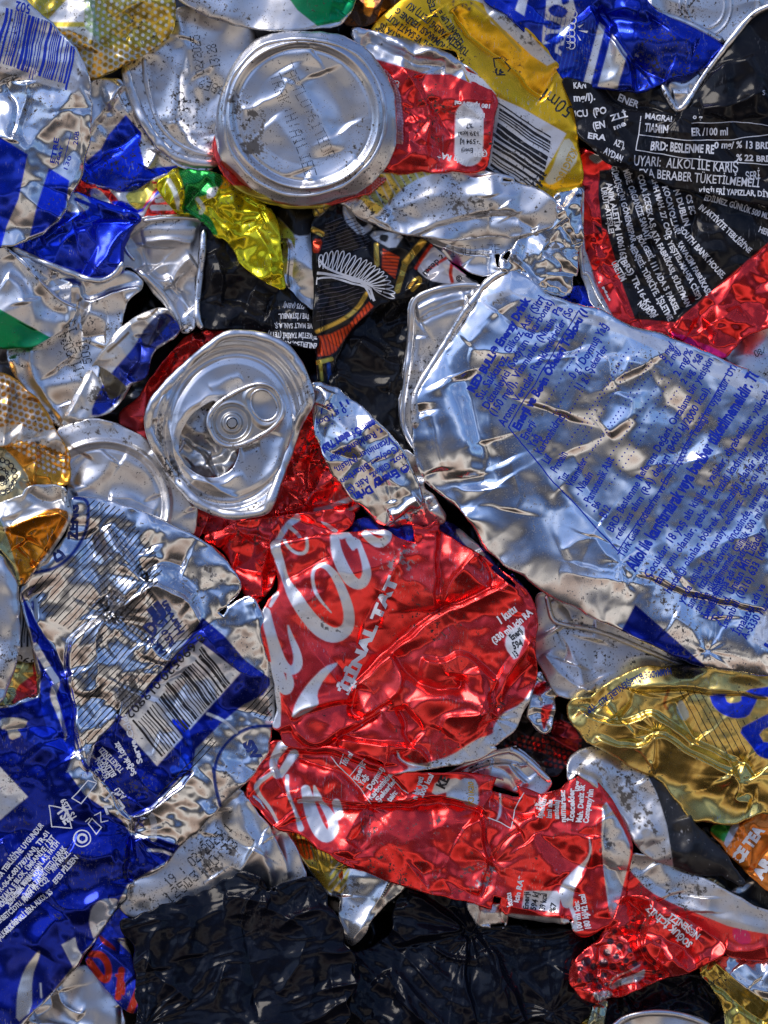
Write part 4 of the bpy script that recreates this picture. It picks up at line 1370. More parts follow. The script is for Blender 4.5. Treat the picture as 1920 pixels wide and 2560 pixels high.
th = can('narrow silver can strip with black top between the lime can and the wing can',
         'A2 225,1260 300,1215 440,1250 430,1440 450,1640 B2 448,430 370,362 265,300 250,150 235,0 A2 240,1500', 38, M_SATIN, seed=97, size=60, amp=9, fine=.25,
         folds=[(T('B2 290,0 310,150 300,280'), 's', 8, 12)], prints=[('fill', 'A2 190,1250 300,1200 450,1240 430,1390 330,1400 270,1330', BLK)])
vl = can('crushed silver can lid bent into a V beside the deep blue can',
         'A1 720,1640 722,1460 750,1345 850,1300 1040,1280 1190,1288 1238,1320 1215,1500 1200,1659 B1 1160,200 1150,500 1110,540 1075,545 1010,400 930,330 860,220 800,160 730,150', 44, M_SATIN, body='lid', seed=99, size=75, amp=6, fine=.2, soft=2.6,
         folds=[(T('A1 850,1440 860,1560 940,1659 B1 1010,200'), 's', 12, 20), (T('A1 760,1400 820,1480 840,1600'), 'v', 16, 14), (T('A1 840,1430 980,1410 1170,1440'), 'r', 8, 6), (T('A1 830,1370 1000,1345 1170,1350'), 'g', 6, 7), (T('B1 820,170 940,300 1040,420 1070,530'), 'r', 12, 8), (T('B1 1010,280 1060,160 1150,110'), 'r', 9, 6),
                (T('B1 1000,260 1080,360 1130,420'), 'v', 12, 10), (T('B1 840,30 830,130 900,200'), 'v', 14, 12)],
         rims=[('A1 850,1310 1040,1285 1190,1295 1225,1320 1205,1500 B1 1190,60', 7, 5, .8), ('B1 815,175 900,250 1000,360 1060,480 1070,540', 9, 3, .8), ('B1 800,120 740,60 722,-60', 6, 3)])

big = can('wide silver can half with black dotted date stamp, under the folded lip on the left',
          'B1 90,80 200,120 430,235 600,250 700,200 755,188 850,242 835,295 745,350 705,480 700,560 600,700 560,900 450,1070 358,1112 230,980 120,850 60,740 50,640 180,620 300,575 430,470 450,400 340,350 240,250',
          50, M_SATIN, seed=101, size=110, amp=12, fine=.3, soft=3, und=10,
          folds=[(T('B1 430,240 410,400 450,410'), 'r', 10, 10), (T('B1 480,250 500,380 700,280 840,250'), 's', 12, 22), (T('B1 500,430 600,480 680,560 640,660'), 'g', 12, 16), (T('B1 180,640 180,760 250,900 400,1080'), 'r', 8, 9),
                 (T('B1 370,720 450,820 480,950'), 'g', -12, 18), (T('B1 740,360 850,300 900,360'), 'r', 10, 12), (T('B1 300,220 360,300 340,360'), 'v', 9, 12), (T('B1 60,690 130,860 340,1100'), 'g', 8, 8), (T('B1 480,570 640,560'), 'v', 8, 16)])
m = mark(big, 'date_stamp', I_BLK)
m.dotted('11/2024T', W('B1 495,770'), W('B1 378,500'), 24, 1.7).dotted('5031', W('B1 545,720'), W('B1 505,575'), 22, 1.7).dotted('15', W('B1 455,540'), W('B1 430,470'), 22, 1.7)
fs = can('folded silver and blue can edge with brown mud smear, beside the ring pull can',
         'B1 560,735 700,545 800,455 930,400 1000,418 1060,525 1040,560 900,655 868,815 760,850 720,940 640,1020 520,1050 365,1108 380,1060 440,940 520,800', 62, M_PRINT, seed=103, size=50, amp=11, fine=.6, soft=1.6, color=(.72, .71, .69, .8),
         folds=[(T('B1 380,1095 560,740 720,540 950,410'), 'r', 8, 12), (T('B1 560,740 620,900 700,930'), 'v', 12, 9), (T('B1 830,560 850,700 760,830'), 'v', 9, 7), (T('B1 960,440 900,580 880,640'), 'r', 9, 7)],
         prints=[('fill', 'B1 830,570 920,450 1000,430 1075,520 1050,560 900,650 880,830 750,850 700,960 600,1040 530,1040 600,860 700,740 790,640', (.012, .04, .42, .85)),
                 ('fill', 'B1 830,555 930,440 980,430 1020,470 980,520 880,640 850,640', (.012, .02, .09, .3)),
                 ('fill', 'B1 560,740 620,760 700,820 760,880 700,930 650,950 620,880', (.10, .085, .055, 0)), ('stroke', 'B1 640,660 700,610 760,550', 7, (.15, .10, .05, 0)), ('stroke', 'B1 820,470 880,460 930,410', 7, (.15, .10, .05, 0))])

# ---------------------------------------------------------------- red can with ring pull lid
rc = can('red can with its silver lid and ring pull facing out, left of the centre',
         'F 480,715 430,718 395,735 345,790 312,850 250,905 290,930 330,960 400,1110 440,1160 520,1135 640,1115 770,1112 776,1090 720,1010 684,880 640,790 560,720', 24, M_PRINT, seed=107, size=60, amp=13, fine=.45, soft=2, color=RED,
         folds=[(T('B1 1200,560 950,700 830,900 850,1120'), 'g', 14, 16), (T('B1 1050,620 900,800 780,900'), 'r', 8, 8), (T('B2 440,1060 360,1200 250,1400'), 'g', -10, 14), (T('B2 460,1200 400,1350 420,1500'), 'v', 10, 10), (T('B2 500,1350 460,1480 380,1580'), 'r', 9, 9), (T('C2 200,110 400,60 660,40'), 'r', 8, 9)],
         prints=[('stroke', 'C2 370,105 470,110 620,95 700,55', 9, PWH), ('stroke', 'C2 450,85 560,60 640,20 700,15', 13, PWH), ('fill', 'C2 540,70 600,50 690,35 600,75', RED), ('fill', 'C2 520,150 580,130 680,100 600,180', PWH)])
rc2 = []
lid_out = T('F 490,717 560,720 618,745 655,795 678,862 650,905 622,985 590,1075 580,1112 500,1122 425,1095 352,1005 313,925 320,870 370,815 430,760')
lc = T('F 500,925')[0]
lid = Sheet(lid_out, 176, seed=109, size=120, amp=3, soft=2.6, fine=.15, und=3, roll=9, dome=0, grow=0, depth=18, holes=[np.array([(540, 1000), (515, 1010), (475, 1040), (450, 1085), (447, 1130), (465, 1165), (500, 1190), (540, 1195), (580, 1175), (596, 1140), (600, 1105), (570, 1100), (550, 1050)], float)],
            radial=[(lc[0], lc[1], 196, 232, .25, [(0, -6), (.70, -6), (.76, -9), (.79, -14), (.83, -14), (.87, 2), (.91, 4), (.95, 14), (1.1, 10), (1.3, 8)])],
            folds=[(np.array([(575, 985), (500, 1000), (440, 1060), (432, 1150), (480, 1205), (560, 1215), (610, 1180)], float), 'r', 5, 6), (T('B1 1250,880 1430,800'), 'g', 2.5, 6), (T('B2 60,860 200,900 250,1050 220,1150'), 'g', 5, 10), (T('B1 1010,900 990,1100 1060,1300 1250,1450 1450,1560'), 'r', 7, 6), (T('B1 880,1060 920,1260 1100,1480'), 'v', 8, 10), (T('B2 0,1240 110,1200'), 'v', 5, 8),
                   (T('B2 440,890 330,1040 230,1250 150,1600'), 'g', 10, 8)])
lid.extra_und = None
dent_poly = np.array([(540, 1000), (515, 1010), (475, 1040), (450, 1085), (447, 1130), (465, 1165), (500, 1190), (540, 1195), (580, 1175), (596, 1140), (600, 1105), (570, 1100), (550, 1050)], float)
inner = Sheet(dent_poly, 128, seed=110, size=45, amp=14, fine=.3, soft=1.8, und=5, roll=0, dome=0, grow=16, depth=30, color=(.5, .5, .5, 1),
              folds=[(T('B1 1090,1180 1180,1230 1260,1330 1290,1400'), 's', 14, 16), (T('B1 1120,1320 1180,1270 1240,1300'), 'g', 9, 10)])
inner.root = rc.root
inner.mat = M_SATIN
inner.bodyname = 'can_interior'
inner.pending = True
lid.root = rc.root
lid.mat = M_SATIN
lid.bodyname = 'lid'
lid.pending = True
rim_o = tube('rim', lid, T('F 490,720 560,723 616,748 652,797 674,862 648,905 620,985 588,1072 575,1106 500,1116 425,1090 355,1003 318,925 325,873 372,820 432,764'), 12, M_RIM, rc.root, off=3, flat=.7, closed=True)
# ring pull
tc_ = np.array([615., 1038.])
ta = math.radians(-29)


def tab_pts(pts):
    c_, s_ = math.cos(ta), math.sin(ta)
    return np.array([(tc_[0] + x * c_ - y * s_, tc_[1] + x * s_ + y * c_) for x, y in pts])


def oval(cx, cy, rx, ry, n=28, p=2.5):
    return [(cx + rx * abs(math.cos(t)) ** (2 / p) * (1 if math.cos(t) > 0 else -1), cy + ry * abs(math.sin(t)) ** (2 / p) * (1 if math.sin(t) > 0 else -1)) for t in [i / n * 2 * PI for i in range(n)]]


def tab_extra(X, Y):
    c_, s_ = math.cos(ta), math.sin(ta)
    u = (X - tc_[0]) * c_ + (Y - tc_[1]) * s_
    v = -(X - tc_[0]) * s_ + (Y - tc_[1]) * c_
    r_ = np.hypot(u + 40, v)
    h = np.interp(r_, [0, 13, 15, 24, 27, 40, 46, 50, 56], [3, 3, 0, 0, -9, -9, -2, 2, 0])
    hr = ((np.abs(u - 52) / 31) ** 3 + (np.abs(v) / 40) ** 3) ** (1 / 3)
    h = h + np.interp(hr, [0, .8, 1.0, 1.25, 1.5], [-12, -12, 2, 5, 0])
    return h


tab = Sheet(tab_pts(oval(0, 0, 100, 66, 36, 2.6)), 203, seed=112, size=60, amp=.6, soft=3, fine=.1, und=1, roll=9, dome=0, grow=0, depth=10, color=(.58, .57, .55, 1), sharp=2, extra=tab_extra, grid=2.0, holes=[tab_pts(oval(52, 0, 28, 38, 16, 2.2))])
tab.root = rc.root
tab.mat = M_SATIN
tab.bodyname = 'pull_tab'
tab.pending = True
def tab_trim():
    t1 = tube('curled_edge', tab, tab_pts(oval(0, 0, 97, 63, 30, 2.6)), 6.5, M_SATIN, rc.root, off=2, closed=True)
    t1.parent = tab.obj
    t2 = tube('hole_edge', tab, tab_pts(oval(52, 0, 31, 41, 20, 2.2)), 4, M_SATIN, rc.root, off=1, closed=True)
    t2.parent = tab.obj


POST.append(tab_trim)
tm = Marks()
JOBS.append((tm, 'rivet', tab, M_RIM, 1.2, 0))
tm.arc(tab_pts([(-40, 0)])[0], 13, 0, 360, 2.0)

nar = can('narrow silver can with blue upside down lettering, right of the ring pull can',
          'B2 418,850 480,848 560,880 700,980 850,1120 960,1250 1040,1400 1078,1530 1060,1590 C2 1000,60 880,180 800,140 720,50 B2 690,1550 600,1450 500,1280 440,1100', 70, M_GLOSS, seed=115, size=55, amp=7, fine=.6, soft=1.5, color=SIL, roll=14,
          folds=[(T('B2 470,860 600,1100 760,1300 960,1540'), 'g', 9, 22), (T('B2 540,890 500,1000'), 'r', 7, 6), (T('B2 880,1640 1060,1530'), 'r', 8, 7), (T('B2 800,1300 900,1560'), 'v', 6, 7)])
m = mark(nar, 'lettering', I_BLU)
nl = [('11 g /', 'B2 640,940', 'B2 470,1000', 14, 0), ('0 g / Doy', 'B2 620,990', 'B2 440,1080', 14, 0), ('esin Öğeleri Tablo', 'B2 790,1060', 'B2 450,1240', 19, .03), ('r, Renklendiriciler', 'B2 830,1110', 'B2 520,1290', 17, 0),
      ('Vitaminler (Niasin,', 'B2 890,1160', 'B2 550,1350', 17, 0), ('(Sodyum Bikarbon', 'B2 925,1210', 'B2 590,1420', 17, 0), ('koz, Glikoz, Asit (Si', 'B2 960,1260', 'B2 630,1480', 17, 0), ('® Energy Drin', 'B2 985,1320', 'B2 670,1510', 19, .03)]
for t_, a_, b_, c_, d_ in nl:
    m.text(t_, W(a_), W(b_), c_, d_ + .015)
m.line(T('B2 500,1255 640,1170 800,1085'), 2)
for k in range(5):
    m.disc(W('B2 %d,%d' % (460 + 44 * k, 1140 - 25 * k)), 2).disc(W('B2 %d,%d' % (452 + 40 * k, 1080 - 22 * k)), 2)
crm = can('crumpled grey can lip below the narrow lettered can', 'B2 960,1240 1040,1290 1090,1380 1085,1470 1150,1540 C2 1225,110 1210,160 1130,170 1050,160 960,175 870,185 900,140 1060,60 B2 1060,1560 1030,1400', 58, M_SATIN, seed=117, size=36, amp=11, fine=.6,
          folds=[(T('C2 1090,20 1110,90 1140,120 1120,70'), 'r', 12, 7), (T('C2 900,150 1000,90 1080,70'), 'r', 7, 6)])

le = can('grey can lid edge with a straight bent rim, left of the big silver lettered can',
         'B2 1012,350 1150,290 1300,262 1430,270 1420,330 1200,660 1080,900 1080,1240 1040,1250 960,1130 942,1020 975,800 1000,600 1000,420', 46, M_SATIN, body='lid', seed=119, size=110, amp=3, fine=.2, soft=3,
         folds=[(T('B2 1060,470 1180,390 1340,350'), 'r', 10, 9), (T('B2 1050,420 1180,340 1380,310'), 'g', 8, 8), (T('B2 1060,560 1060,800'), 'g', 6, 9), (T('B2 1060,500 1190,420 1330,385'), 'v', 9, 7)],
         rims=[('B2 1420,268 1300,265 1150,292 1018,352 1018,500 1010,620 990,800 960,1010 965,1090 1000,1180 1040,1240', 10, 7, .75)])

# ---------------------------------------------------------------- large silver lettered can
R_ = can('largest bright silver can covered in blue lettering, right of the centre',
         'E2 720,170 900,88 1000,110 1100,170 1250,320 1659,420 B3 740,470 900,532 1150,612 1380,705 1560,790 1730,880 1730,1659 C3 1730,1070 1500,1035 1300,1022 1000,900 790,790 560,680 350,575 200,460 0,330 C2 1400,180 1300,60 1220,0 B2 1110,1450 1050,1300 1030,1100 1030,950 1150,760 1300,540 1400,400',
         82, M_GLOSS, seed=123, extra=fans([(T('E3 1165,1690')[0], 10, 60, 1.2), (T('E3 480,980')[0], 9, 60, 1.2)], 5), size=170, amp=6, tilt=(0, .03), foldk=1.2, fine=.6, soft=1.6, an=1.7, ang=1.2, warp=22, und=5, roll=16, color=(.86, .87, .90, 1), dome=14,
         folds=[(p_, k_, a_ * (1.1 if k_ == 'g' else (.6 if k_ == 's' else .4)), w_ * (1.1 if k_ == 'g' else 1.3)) for p_, k_, a_, w_ in [(T('E2 150,1200 250,1500 330,1800 560,2100'), 'g', -12, 18), (T('E2 380,980 470,1200 560,1500 600,1800'), 'g', 15, 17), (T('E2 500,950 580,1200 680,1600 690,1900'), 'g', -17, 20), (T('E2 220,1250 300,1560 350,1750'), 'g', 10, 11),
                (T('E2 810,430 700,560 560,690'), 'r', 10, 13), (T('E2 810,430 900,560 1100,600 1300,580'), 'v', 11, 12), (T('E2 580,740 760,770 980,760'), 'r', 8, 9), (T('B3 700,680 760,920 850,680'), 'r', 9, 12),
                (T('B3 910,740 1000,900 1150,1060 1200,1300'), 'g', -11, 30), (T('B3 860,900 860,1030 700,1150'), 'g', 9, 10), (T('B3 480,650 520,850 450,1050'), 'g', 10, 30),
                (T('E3 0,890 250,750 330,900 600,1060'), 'r', 12, 12), (T('E3 250,760 200,880 180,1000'), 'v', 12, 11), (T('E3 0,1060 300,1080 500,1120 760,1170'), 'r', 10, 9), (T('E3 600,1060 900,1180 1300,1290 1659,1350'), 's', -14, 22),
                (T('E3 930,1100 1050,960 1250,830 1659,700'), 'r', 10, 14), (T('E3 900,1400 1050,1500 1160,1690'), 'r', 9, 12), (T('E3 1250,1400 1250,1560 1170,1690'), 'v', 9, 12), (T('E3 0,380 250,620 330,680'), 'v', 8, 10),
                (T('E3 100,80 200,300 330,650 480,980'), 'v', 9, 16), (T('E2 700,1500 760,1700 850,1850'), 'v', 9, 14), (T('E2 900,1650 1000,1900 960,2100'), 'r', 9, 15)]],
         prints=[('fill', 'E2 715,300 910,240 940,270 1000,290 1659,470 B3 900,545 1150,630 1400,730 1700,890 1700,1000 1380,830 1100,700 800,560 400,440 150,320 0,370', PWH, 0),
                 ('fill', 'E3 600,1310 490,1520 830,1680 980,1800 1190,1830', DBL, 0), ('fill', 'E3 1600,1360 1720,1330 1720,1700 1530,1610', PWH, 0)],
         rims=[('E2 900,85 800,130 700,210 560,400 420,620 280,850 130,1090 115,1200 130,1400', 13, 0, .8)])
m = mark(R_, 'lettering', I_BLU)
big_lines = [('RED BULL® Energy Drink', 'E2 615,1105', 'E2 1085,330', 19, .035), ('Su, Sakkaroz, Glikoz, Asit (Sitri', 'E2 680,1165', 'E2 1200,320', 19, 0), ('Düzenleyici (Sodyum Bikarbonat)', 'E2 735,1240', 'E2 1270,345', 19, 0),
             ('(150 mg/l), Vitaminler (Niasin, Pa', 'E2 790,1300', 'E2 1350,400', 19, 0), ('Aroma Vericiler, Renklendiriciler (So', 'E2 865,1385', 'E2 1440,410', 19, 0), ('Enerji ve Besin Öğeleri Tablosu (1', 'E2 985,1410', 'E2 1560,430', 19, .035),
             ('Enerji', 'E2 1050,1490', 'E2 1125,1350', 19, 0), ('Yağ', 'E2 1110,1560', 'E2 1165,1460', 19, 0), ('Karbonhidrat', 'E2 1170,1620', 'E2 1370,1300', 19, 0), ('Lif', 'E2 1230,1700', 'E2 1265,1640', 19, 0), ('Protein', 'E2 1300,1765', 'E2 1390,1610', 19, 0),
             ('Tuz', 'E2 1365,1850', 'E2 1405,1780', 19, 0), ('Vitaminler', 'B3 500,1470', 'B3 590,1310', 19, 0), ('- Niasin', 'B3 545,1520', 'B3 625,1390', 19, 0), ('- Pantotenik Asit', 'B3 595,1590', 'B3 750,1300', 19, 0), ('- B6', 'B3 640,1620', 'B3 670,1560', 18, 0), ('- B12', 'C3 680,160', 'C3 730,70', 18, 0),
             ('0 g / Doymuş Yağ', 'B3 515,825', 'B3 715,510', 19, 0), ('11 g / Şekerler', 'B3 545,895', 'B3 710,640', 19, 0), ('8 mg/', 'B3 1045,715', 'B3 1110,620', 18, 0), ('2 mg/', 'B3 1080,750', 'B3 1150,650', 18, 0), ('2 mg/%', 'B3 1130,810', 'B3 1220,660', 18, 0), ('2 µg / %8', 'B3 1175,860', 'B3 1280,690', 18, 0),
             ('BRD: Beslenme Referans Değeri. Ortalama bir yetişkin', 'C3 735,215', 'B3 1340,710', 18, 0), ('referans alım (RA) değeri (8400 kJ/2000 kcal).', 'C3 775,265', 'B3 1320,880', 18, 0),
             ('Türk Gıda Kodeksi\'ne ve Enerji İçecekleri Tebliği\'ne uygundur. UYARI', 'C3 805,370', 'B3 1510,700', 18, 0), ('Alkol ile karıştırılarak veya beraber tüketilmemelidir. Tüm', 'C3 870,450', 'B3 1640,760', 29, .02),
             ('Çocuklar, 18 yaş altı kişiler, yaşlılar, diyabetikler, yüksek', 'C3 960,490', 'B3 1680,900', 19, 0), ('tansiyonu olanlar, gebe ve emzikli kadınlar, metaboliz', 'C3 1010,530', 'B3 1690,1040', 19, 0), ('hastalığı olanlar, böbrek yetmezliği olanlar ile kafei', 'C3 1080,580', 'B3 1690,1170', 19, 0),
             ('ya da kişiler için tavsiye edilmez. Sporcu içeceği', 'C3 1155,640', 'B3 1690,1250', 19, 0), ('sınde, fiziksel aktivite öncesinde, sırasında ve', 'C3 1205,670', 'B3 1700,1390', 19, 0), ('tavsiye tüketilmemeli. Günlük 500 ml\'den fazla', 'C3 1250,690', 'B3 1720,1480', 19, 0), ('tavsiye edilmez.', 'C3 1300,740', 'C3 1400,480', 19, 0),
             ('İmalat firma adı ve adresi:', 'C3 1300,730', 'C3 1570,270', 19, 0), ('Tic. Ltd. Ünalan Mh. Libadiye', 'C3 1360,760', 'C3 1650,200', 19, 0), ('İstanbul. (0216) 633 1600', 'C3 1410,790', 'C3 1670,290', 19, 0), ('İmalatçı adı ve', 'C3 1490,825', 'C3 1650,530', 19, 0), ('A-5330 Fuschl', 'C3 1535,850', 'C3 1690,600', 19, 0)]
for t_, a_, b_, c_, d_ in big_lines:
    m.text(t_, W(a_), W(b_), c_ * 1.06, d_ + .014)
m.line(T('B3 535,420 120,1105 390,1440 C3 470,0 770,330 B3 1020,1480 1450,730'), 3).line(T('B3 830,1300'), 2)
for q0, q1, n_ in [('B3 460,780', 'B3 560,620', 8), ('B3 330,990', 'B3 590,560', 18), ('B3 390,1030', 'B3 520,800', 10), ('B3 450,1090', 'B3 640,760', 14), ('B3 560,1130', 'B3 810,690', 18), ('B3 470,1210', 'B3 850,620', 26), ('B3 540,1230', 'B3 910,640', 26), ('B3 620,1240', 'B3 980,700', 24),
                   ('B3 500,1400', 'B3 1000,760', 30), ('B3 650,1390', 'B3 1060,780', 26), ('B3 760,1330', 'B3 1100,800', 22), ('B3 700,1480', 'B3 1150,850', 28)]:
    p0, p1 = W(q0), W(q1)
    for k in range(n_):
        m.disc(p0 + (p1 - p0) * k / n_, 2.1, 6)
m.line(T('E3 1640,1630 1690,1660'), 8)

bl2 = can('small blue and silver can corner peeping above the big lettered can', 'B3 340,300 480,295 600,262 650,390 715,470 500,430', 36, M_PRINT, seed=125, size=40, amp=9, color=BLU,
          prints=[('fill', 'B3 300,260 440,330 420,370 330,340', SIL)])
gr = can('matte grey can with a bent flange, below the big silver lettered can',
         'C3 290,585 345,572 420,600 620,680 800,790 1000,900 1175,1005 1060,1035 870,1062 740,1122 640,1185 470,1200 400,1165 330,1040 282,930 278,720', 48, M_SATIN, seed=127, size=90, amp=7, fine=.2, soft=2.6, color=(.62, .62, .64, .75),
         folds=[(T('C3 400,760 480,900 600,1180'), 'r', 12, 16), (T('C3 330,930 460,1090 620,1160'), 'r', 9, 9), (T('C3 410,780 470,900 440,980'), 'v', 14, 10), (T('C3 640,860 600,1000 640,1100'), 'g', -9, 16), (T('C3 440,620 520,760 640,790'), 'v', 10, 9), (T('C3 400,600 450,700 560,750'), 'g', 8, 8)],
         rims=[('C3 348,585 365,680 385,742 460,768 640,792 900,898 1100,985 1175,1008', 8, 7, .8)])
foil = can('small torn red and white foil scrap beside the pointed tip of the big red can', 'C3 260,1060 340,1030 430,1120 430,1170 380,1190 390,1250 370,1330 350,1400 300,1380 260,1330 230,1300 270,1200', 52, M_GLOSS, seed=129, size=26, amp=9, fine=.6, color=(.7, .69, .68, .9), name='foil_scrap', cat='scrap metal', body='foil',
           prints=[('fill', 'C3 280,1110 350,1090 330,1170 260,1180', RED), ('fill', 'C3 320,1240 390,1230 370,1290 330,1400 310,1300', RED), ('stroke', 'C3 330,1060 390,1150', 7, INK)])

s1.grime(T('A2 700,1200 1000,1150 1100,1300 900,1390 720,1300'), .55)
s1.grime(T('A2 1100,1100 1659,1150 1600,1280 1200,1300'), .45)
s3.grime(T('A3 60,1400 430,1320 500,1500 300,1640 60,1600'), .5)
gr.grime(T('C3 340,720 640,760 1180,1010 900,960 500,860'), .5)
fs.grime(T('B1 560,740 940,400 1000,440 760,640 700,900 560,1000 380,1100'), .62)
nar.grime(T('C2 860,120 1080,30 1080,120 900,180'), .6)
crm.grime(T('C2 860,60 1220,60 1220,180 900,180'), .6)
big.grime(T('B1 100,700 400,1100 300,1080 100,860'), .4)
lid.grime(T('B1 900,900 1100,680 1000,950 980,1300 880,1200'), .42)
lid.grime(T('B1 1100,1300 1400,1560 1659,1500 1500,1620 1200,1500'), .45)
le.grime(T('B2 1000,300 1200,330 1050,700 960,1100'), .4)
R_.grime(T('E2 700,250 950,230 900,420 720,400'), .5)
R_.grime(T('E2 1380,430 1520,470 1480,560 1380,520'), .8, (.08, .075, .07, 0), 8)
R_.grime(T('E2 760,1530 860,1520 850,1640 770,1640'), .75, (.03, .03, .03, 0), 8)
# ================================================================ lower left
od = can('orange dotted can with black beaded emblem at the left edge',
         'B1 -60,770 10,795 70,825 190,922 262,1020 350,1160 400,1265 410,1440 330,1452 262,1440 180,1510 130,1562 60,1592 -60,1575', 84, M_PRINT, seed=131, size=60, amp=11, fine=.55, color=(.80, .34, .03, .85),
         folds=[(T('B1 60,830 30,1050 20,1250'), 'r', 10, 12), (T('B1 200,1180 230,1280 200,1450'), 'r', 10, 9), (T('B1 180,1200 320,1300 400,1300'), 'v', 9, 8), (T('B1 20,1250 120,1330 200,1500'), 'v', 10, 10)],
         prints=[('fill', 'B1 -60,760 70,820 190,920 350,1160 400,1270 280,1220 120,1180 0,1230 -60,1200', (.62, .55, .46, .7)), ('fill', 'B1 -60,1240 20,1225 100,1310 180,1420 170,1530 60,1600 -60,1590', (.55, .50, .30, .8))])
od.dots(T('B1 -60,760 70,820 190,920 330,1120 230,1140 110,1090 -60,1120'), 20, 15, 6.2, (.60, .24, .02, .8))
od.dots(T('B1 40,1100 230,1140 350,1160 410,1270 400,1380 260,1380 180,1300 60,1220'), 25, 14, 4.2, (.66, .64, .60, .6))
m = mark(od, 'beaded_emblem', I_BLK)
for k in range(11):
    t_ = math.radians(-100 + k * 20)
    p_ = W('B1 5,1400') + np.array([math.cos(t_) * 34, math.sin(t_) * 42])
    m.arc(p_, 6.0, 0, 360, 2.6, 12)
for k in range(7):
    t_ = math.radians(-90 + k * 28)
    p_ = W('B1 5,1400') + np.array([math.cos(t_) * 17, math.sin(t_) * 21])
    m.arc(p_, 3.6, 0, 360, 2.4, 10)
m.disc(W('B1 10,1410'), 9).line(T('B1 0,1500 60,1480 80,1420'), 3)

am = can('amber and silver crumpled can wedge below the orange dotted can', 'C1 -60,70 120,15 160,-60 380,-60 400,60 432,100 350,250 280,350 205,440 120,545 95,430 50,350 -60,250', 92, M_PRINT, seed=133, size=48, amp=12, fine=.5, color=(.68, .67, .64, .9),
         folds=[(T('C1 30,190 200,130 400,90'), 'r', 8, 8), (T('C1 110,280 200,420'), 'v', 9, 8), (T('C1 380,100 300,260 200,420'), 'r', 8, 8), (T('C1 160,-30 250,40 380,20'), 'v', 9, 9)],
         prints=[('fill', 'C1 20,190 130,150 320,62 420,100 350,240 205,440 130,545 90,480 70,330', (.66, .22, .01, .9)), ('fill', 'C1 -60,100 0,130 60,300 130,520 100,560 -60,300', (.5, .46, .2, .9))])
rb = can('round silver can base with a dented centre, lower left of the ring pull can',
         'B1 330,1125 460,1080 600,1068 780,1130 920,1240 1050,1378 1140,1480 1168,1600 1165,1659 C1 1150,235 1000,250 850,200 520,120 420,60 B1 400,1500 410,1300 370,1200', 60, M_SATIN, seed=137, size=120, amp=5, soft=3.2, fine=.2, und=5,
         radial=[(T('B1 620,1560')[0][0], T('B1 620,1560')[0][1], 205, 195, .35, [(0, -8), (.5, -8), (.66, -5), (.70, -7), (.74, 3), (.79, 10), (.84, 2), (.90, 0), (.98, -2), (1.2, -14)])],
         folds=[(T('B1 680,1290 600,1400 430,1500'), 'g', 12, 13), (T('B1 520,1270 450,1370 440,1450'), 'g', -10, 14), (T('B1 640,1530 800,1540 930,1600'), 'r', 8, 10), (T('B1 900,1240 1060,1420 1150,1600'), 'r', 7, 8), (T('B1 720,1300 860,1380 930,1520'), 'g', 7, 16)])
rd = can('red can sliver showing between the dented base and the big red can', 'B1 1150,1480 1220,1600 C1 1230,60 1225,150 1180,235 1140,235 1160,100 B1 1140,1600', 40, M_PRINT, seed=138, size=50, amp=6, color=RED)
ls = can('smooth silver can side cropped by the left edge', 'C1 -80,330 0,345 60,425 100,545 112,750 100,900 60,1100 10,1210 -80,1260', 100, M_SATIN, seed=139, size=160, amp=3, fine=.2, soft=3, roll=22,
         folds=[(T('C1 20,380 70,600 60,900 10,1130'), 'g', 8, 12)])
bc = can('strip of black and white barcode behind the silver side at the left edge', 'C1 110,620 150,680 190,800 225,960 210,985 90,970 90,800', 46, M_PRINT, seed=140, size=60, amp=4, color=(.55, .55, .56, .4))
m = mark(bc, 'barcode', I_BLK)
m.bars(W('C1 105,895'), W('C1 225,880'), T('C1 0,0 15,-240')[1] - T('C1 0,0')[0], 3, 22)
m.text('690', W('C1 215,975'), W('C1 100,940'), 20, 0)
rg = can('small crumpled red and gold can scrap at the left edge', 'C1 60,980 200,985 232,1045 232,1185 150,1215 60,1245 -20,1245 20,1150', 60, M_GLOSS, seed=142, size=34, amp=11, fine=.6, color=GOLD,
         prints=[('fill', 'C1 100,1130 180,1070 235,1040 240,1190 60,1250', RED), ('fill', 'C1 190,980 230,1000 235,1100 200,1080', RED), ('fill', 'C1 -30,1160 80,1130 100,1180 30,1250 -30,1260', (.55, .5, .2, .9))])

